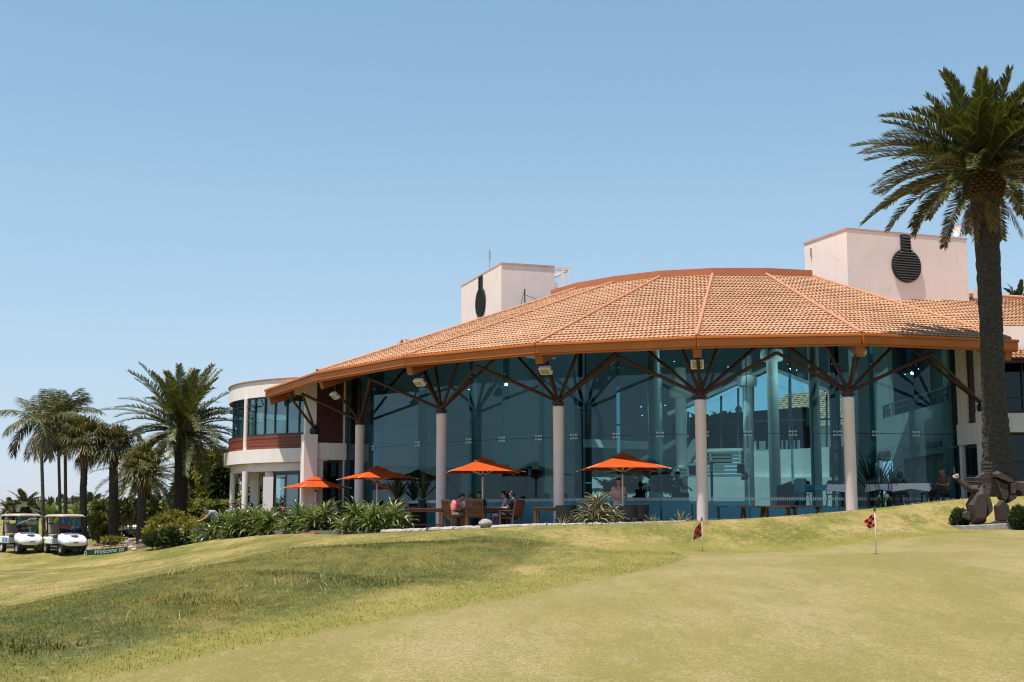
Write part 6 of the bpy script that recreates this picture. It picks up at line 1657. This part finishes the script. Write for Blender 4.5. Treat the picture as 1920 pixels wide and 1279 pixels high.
# ------------------------------------------------------------------ people
def person_meshes(pose):
    """one skeleton per pose, facing -Y, feet on z=0; each surface is a single remeshed skin"""
    V = Vector
    if pose == 'stand':
        hip, chest, neck, head = V((0,0,.92)), V((0,.01,1.22)), V((0,.02,1.43)), V((0,-.02,1.57))
        legs = [(V((s*.09,0,.90)), V((s*.10,-.02,.48)), V((s*.10,.02,.08)), V((s*.11,-.14,.03))) for s in (-1,1)]
        arms = [(V((s*.18,.02,1.38)), V((s*.25,.04,1.12)), V((s*.17,-.17,1.02)), V((s*.10,-.24,1.03))) for s in (-1,1)]
    elif pose == 'sit':
        hip, chest, neck, head = V((0,.10,.50)), V((0,.13,.82)), V((0,.07,1.02)), V((0,.01,1.16))
        legs = [(V((s*.09,.08,.50)), V((s*.12,-.36,.50)), V((s*.12,-.38,.08)), V((s*.13,-.52,.03))) for s in (-1,1)]
        arms = [(V((s*.18,.11,.97)), V((s*.24,-.02,.72)), V((s*.15,-.28,.74)), V((s*.11,-.36,.76))) for s in (-1,1)]
    elif pose == 'lean':                                              # seated, leaning over the table
        hip, chest, neck, head = V((0,.12,.50)), V((0,-.04,.80)), V((0,-.16,.97)), V((0,-.27,1.07))
        legs = [(V((s*.09,.08,.50)), V((s*.12,-.36,.50)), V((s*.12,-.38,.08)), V((s*.13,-.52,.03))) for s in (-1,1)]
        arms = [(V((s*.18,-.08,.93)), V((s*.25,-.24,.74)), V((s*.12,-.46,.76)), V((s*.08,-.54,.77))) for s in (-1,1)]
    else:                                                             # bend: standing, stooped and reaching forward
        hip, chest, neck, head = V((0,.16,.90)), V((0,-.08,1.12)), V((0,-.24,1.22)), V((0,-.37,1.27))
        legs = [(V((s*.09,.14,.88)), V((s*.10,.06,.48)), V((s*.10,.16,.08)), V((s*.11,0,.03))) for s in (-1,1)]
        arms = [(V((s*.18,-.16,1.18)), V((s*.21,-.34,.98)), V((s*.15,-.55,.86)), V((s*.13,-.64,.84))) for s in (-1,1)]
    def skin_obj(name, chains, vox):
        b = MB()
        for pts, rad in chains:
            K = []; RR = []
            for i in range(len(pts)-1):
                for k in range(5): K.append(pts[i].lerp(pts[i+1], k/5)); RR.append(rad[i]+(rad[i+1]-rad[i])*k/5)
            K.append(pts[-1]); RR.append(rad[-1])
            b.tube(K, RR, 12); b.ball(pts[0], rad[0], 12, 8); b.ball(pts[-1], rad[-1], 12, 8)
            for p, r in zip(pts[1:-1], rad[1:-1]): b.ball(p, r, 12, 8)
        return b
    face = (head-neck).normalized()
    fw = V((0,-1,0)) if pose in ('stand','sit') else V((0,-.8,-.6)); fw = (fw-face*fw.dot(face)).normalized(); sx = V((1,0,0))
    body = skin_obj('body', [([neck-face*.03, head-face*.04], [.052,.055]), ([head-face*.03, head+face*.05], [.078,.088]), ([head-face*.07+fw*.03, head-face*.05+fw*.06], [.05,.045]), ([head+fw*.095, head+fw*.115-face*.02], [.014,.017])]
        +[([head+sx*s*.088, head+sx*s*.092+face*.02], [.02,.022]) for s in (-1,1)]
        +[([hip+V((0,0,.05)), chest, neck-face*.06], [.10,.10,.06])]
        +[(list(l), [.085,.055,.038,.036]) for l in legs], .014)
    for a in arms:
        sh, el, wr, hd = a; d = (hd-wr).normalized(); s = 1 if sh.x > 0 else -1; up = V((0,0,1)); lat = d.cross(up).normalized()
        for pts, rad in (([sh,el,wr],[.05,.04,.027]), ([wr,hd],[.026,.034])):
            b2 = skin_obj('', [(pts, rad)], 0); body.add(b2.v, b2.f)
        for k in range(4):
            o = hd+lat*(k-1.5)*.02; ln = (.07,.085,.08,.06)[k]; b2 = skin_obj('', [([o, o+d*ln*.5-up*.004, o+d*ln-up*.02], [.0105,.010,.0085])], 0); body.add(b2.v, b2.f)
        o = wr.lerp(hd,.5)-lat*s*.025; b2 = skin_obj('', [([o, o-lat*s*.025+d*.03, o-lat*s*.02+d*.06], [.013,.011,.009])], 0); body.add(b2.v, b2.f)
    sh_l, sh_r = arms[0][0], arms[1][0]
    shirt = skin_obj('shirt', [([hip+V((0,0,.02)), hip.lerp(chest,.5), chest, neck-face*.07], [.150,.140,.155,.085])]+[([chest+sx*s*.08, (chest+arms[0 if s < 0 else 1][0])/2+sx*s*.05, arms[0 if s < 0 else 1][0]], [.10,.085,.062]) for s in (-1,1)]
        +[([a[0], a[0].lerp(a[1],.62)], [.060,.054]) for a in arms]+[([hip+sx*s*.05, chest+sx*s*.06], [.11,.12]) for s in (-1,1)], .016)
    trs = skin_obj('trousers', [([hip+V((0,0,.05)), hip-V((0,0,.03))], [.148,.140])]+[([l[0], l[1], l[2]+V((0,0,.03))], [.105,.075,.060]) for l in legs], .016)
    shoes = skin_obj('shoes', [([l[2]-V((0,0,.02)), l[3]], [.050,.042]) for l in legs], .014)
    hair = skin_obj('hair', [([head+face*.035-fw*.02, head+face*.06-fw*.005], [.098,.090]), ([head-fw*.05, head-face*.05-fw*.045], [.075,.062])], .012)
    eyes = MB()
    for s in (-1,1): eyes.ball(head+fw*.093+sx*s*.032+face*.01, .011, 6, 5)
    mouth = MB(); mouth.ball(head+fw*.098-face*.045, (.024,.01,.007), 8, 6)
    res = {}
    for nm, b, vox in (('body',body,.0125),('shirt',shirt,.018),('trousers',trs,.018),('shoes',shoes,.016),('hair',hair,.014)):
        me = bpy.data.meshes.new(nm); me.from_pydata([tuple(v) for v in b.v], [], b.f); o = bpy.data.objects.new(nm, me); COL.objects.link(o)
        r = o.modifiers.new('r', 'REMESH'); r.mode = 'VOXEL'; r.voxel_size = vox; r.use_smooth_shade = True; sm = o.modifiers.new('s', 'SMOOTH'); sm.factor = .5; sm.iterations = 3 if nm == 'body' else 6
        dg = bpy.context.evaluated_depsgraph_get(); m2 = bpy.data.meshes.new_from_object(o.evaluated_get(dg)); m2.name = nm; bpy.data.objects.remove(o); m2.materials.append(None); res[nm] = m2
    for nm, b in (('eyes',eyes),('mouth',mouth)):
        me = bpy.data.meshes.new(nm); me.from_pydata([tuple(v) for v in b.v], [], b.f); me.materials.append(None); res[nm] = me
    return res
POSE = {p: person_meshes(p) for p in ('stand','sit','lean','bend')}
for nm, c in (('pink',(.48,.16,.14)),('white',(.55,.50,.50)),('lavender',(.40,.38,.55)),('black',(.02,.02,.022)),('blush',(.55,.38,.35)),('greyblue',(.24,.27,.36)),('grey',(.24,.24,.25)),('denim',(.05,.06,.10)),('khaki',(.25,.20,.14)),('palegrey',(.45,.45,.55)),('brown',(.12,.07,.05))): M['c_'+nm] = simple('cloth_'+nm, c, .85, .12, 14)
def person(pose, loc, rz, shirt, trs, label, skin='skin', scale=1.0, bare=False):
    t = empty('person', loc, label, 'person', 'people on the patio and inside', R(rz)); t.scale = (scale,)*3
    for nm, m in (('body',M[skin]),('shirt',M['c_'+shirt]),('trousers',M['c_'+trs]),('shoes',M['c_black']),('hair',M['hair']),('eyes',M['hair']),('mouth',M['c_brown'])):
        if bare and nm == 'shirt': m = M[skin]
        me = POSE[pose][nm]; o = bpy.data.objects.new(nm, me); COL.objects.link(o); o.parent = t; obj_mat(o, m)
    return t
person('stand', floor_at(1161,43.0), 12, 'blush', 'palegrey', 'standing woman in a pale pink sleeveless blouse behind the parasol pole', scale=.99)
person('lean', floor_at(851,44.05)+Vector((.0,.0,.02)), 118, 'pink', 'khaki', 'seated person in a pinkish red shirt at the left of the table')
person('lean', floor_at(868,45.4)+Vector((0,0,.02)), 75, 'white', 'denim', 'seated person in a white top leaning over the table, dark hair')
person('sit', floor_at(899,46.0)+Vector((0,0,.04)), 5, 'black', 'black', 'person dressed in black on the far side of the table')
person('sit', floor_at(944,44.65)+Vector((0,0,.02)), -100, 'lavender', 'palegrey', 'man in a lavender shirt seated at the right of the table')
person('sit', floor_at(959,44.05)+Vector((0,0,.02)), -122, 'black', 'black', 'person in a black top seated next to the man in lavender')
# terrace on the left
b = MB(); tp = [at(425,960,57.5), at(640,960,51.2), at(640,960,54.5), at(600,960,57), at(470,960,62), at(425,960,62)]
b.prism([Vector((p.x,p.y,PZ-.14)) for p in tp], (0,0,-.5)); tag(b.build('terrace', M['paving']), kind='structure')
def terr(px, Dd): p = at(px, 960, Dd); return Vector((p.x, p.y, PZ-.13))
person('sit', terr(437,57.3), 60, 'grey', 'denim', 'seated person in grey with a dark cap of hair, leftmost on the terrace')
person('sit', terr(449,58.6), 100, 'black', 'black', 'seated person in black just left of the front wing column')
person('sit', terr(469,57.8), -70, 'black', 'denim', 'seated person in black just right of the front wing column')
person('sit', terr(494,58.2), 20, 'brown', 'black', 'seated person in brown in the shade below the white blind')
person('sit', terr(531,53.6), 140, 'black', 'denim', 'person with a bare tanned back seated between two strap-leaved bushes', 'skin_dark', bare=True)
person('sit', terr(627,52.0), -60, 'black', 'black', 'dark-haired person showing over the middle strap-leaved bush')
for px, Dd, rz, lab in ((437,57.3,60,'wooden armchair of the leftmost person on the terrace'),(469,57.8,-70,'wooden armchair right of the front wing column'),(531,53.6,140,'wooden armchair under the bare-backed person'),(449,58.6,100,'wooden armchair left of the front wing column'),(494,58.2,20,'wooden armchair in the shade below the white blind'),(627,52.0,-60,'wooden armchair behind the middle strap-leaved bush')): armchair(terr(px, Dd), R(rz), lab, 'dark_wood')
p = at(403,1000,52.0); person('bend', (p.x,p.y,gz(p.x,p.y)-.02), -80, 'greyblue', 'palegrey', 'man in a grey-blue shirt bending over beside the green bin')
# people behind the glass
def hall(px, off): p = cpx(px, 930, off); return Vector((p.x, p.y, FL))
person('sit', hall(1271,16.0)-UP*.02, 30, 'black', 'black', 'seated person behind the glass right of the parasol', 'skin_dark', scale=1.0)
person('sit', hall(1200,15.7)-UP*.10, -20, 'brown', 'black', 'seated person behind the glass, beyond the wicker chairs', 'skin_dark')
person('sit', hall(1768,15.7)-UP*.02, -60, 'brown', 'black', 'dark seated figure at the right end of the hall', 'skin_dark')
for px, off, rz, lab in ((1271,16.0,30,'dark bentwood chair behind the glass right of the parasol'),(1200,15.7,-20,'dark bentwood chair behind the glass beyond the wicker chairs'),(1768,15.7,-60,'dark bentwood chair at the right end of the hall')): bent_chair(px, off, rz, lab)
SKY_AIR, SKY_DUST, SKY_OZ, SKY_STR, EXPO, SUN_STR = 1.0, .2, 2.5, .125, .55, 4.8
SKY_RAMP = [(0, (.47,.51,.72)), (.025, (.57,.60,.82)), (.076, (.70,.67,.73)), (.137, (.87,.82,.77)), (.236, (1.0,.98,.84)), (.37, (1.0,1.06,.92)), (1, (1,1.05,.93))]
# ------------------------------------------------------------------ camera, sun, sky
cam = bpy.data.cameras.new('camera'); co = bpy.data.objects.new('camera', cam); COL.objects.link(co)
cam.sensor_fit = 'HORIZONTAL'; cam.sensor_width = 36; cam.lens = F*36/W; cam.clip_start = .1; cam.clip_end = 2000
co.location = (0,0,0); co.rotation_euler = (math.pi/2+PITCH, 0, 0); sc.camera = co
SUN_EL, SX, SY = R(73.5), -.74, -.67
az = Vector((SX, SY, 0)).normalized(); sd = Vector((az.x*math.cos(SUN_EL), az.y*math.cos(SUN_EL), math.sin(SUN_EL)))
sl = bpy.data.lights.new('sun', 'SUN'); sl.energy = SUN_STR; sl.angle = R(.55); sl.color = (1,.94,.86)
so = bpy.data.objects.new('sun', sl); COL.objects.link(so); so.rotation_euler = sd.to_track_quat('Z', 'Y').to_euler()
w = bpy.data.worlds.new('World'); sc.world = w; w.use_nodes = True; nt = w.node_tree; nt.nodes.clear()
sky = nt.nodes.new('ShaderNodeTexSky'); sky.sky_type = 'NISHITA'; sky.sun_disc = False; sky.sun_elevation = SUN_EL
sky.sun_rotation = math.atan2(sd.x, sd.y); sky.air_density = SKY_AIR; sky.dust_density = SKY_DUST; sky.ozone_density = SKY_OZ; sky.altitude = 0
bg = nt.nodes.new('ShaderNodeBackground'); bg.inputs[1].default_value = SKY_STR; ow = nt.nodes.new('ShaderNodeOutputWorld')
mxs = nt.nodes.new('ShaderNodeMix'); mxs.data_type = 'RGBA'; mxs.blend_type = 'MULTIPLY'; mxs.inputs[0].default_value = 1
tcw = nt.nodes.new('ShaderNodeTexCoord'); sx_ = nt.nodes.new('ShaderNodeSeparateXYZ'); nt.links.new(tcw.outputs['Generated'], sx_.inputs[0])
rw = nt.nodes.new('ShaderNodeValToRGB'); el = rw.color_ramp.elements
for i_, (p_, c_) in enumerate(SKY_RAMP):
    if i_ >= 2: el.new(p_)
    el[i_].position = p_; el[i_].color = (*c_, 1)
nt.links.new(sx_.outputs['Z'], rw.inputs[0])
nt.links.new(sky.outputs[0], mxs.inputs[6]); nt.links.new(rw.outputs[0], mxs.inputs[7]); nt.links.new(mxs.outputs[2], bg.inputs[0])
nt.links.new(bg.outputs[0], ow.inputs[0])
sc.view_settings.view_transform = 'Standard'; sc.view_settings.look = 'None'; sc.view_settings.exposure = EXPO; sc.view_settings.gamma = 1
sc.cycles.max_bounces = 8; sc.cycles.diffuse_bounces = 3; sc.cycles.glossy_bounces = 3; sc.cycles.transparent_max_bounces = 24
sc.cycles.transmission_bounces = 4; sc.cycles.caustics_reflective = False; sc.cycles.caustics_refractive = False
sc.cycles.use_denoising = True
sc.cycles.denoising_prefilter = 'ACCURATE'
sc.cycles.filter_width = 1.15
sc.cycles.sample_clamp_indirect = 4
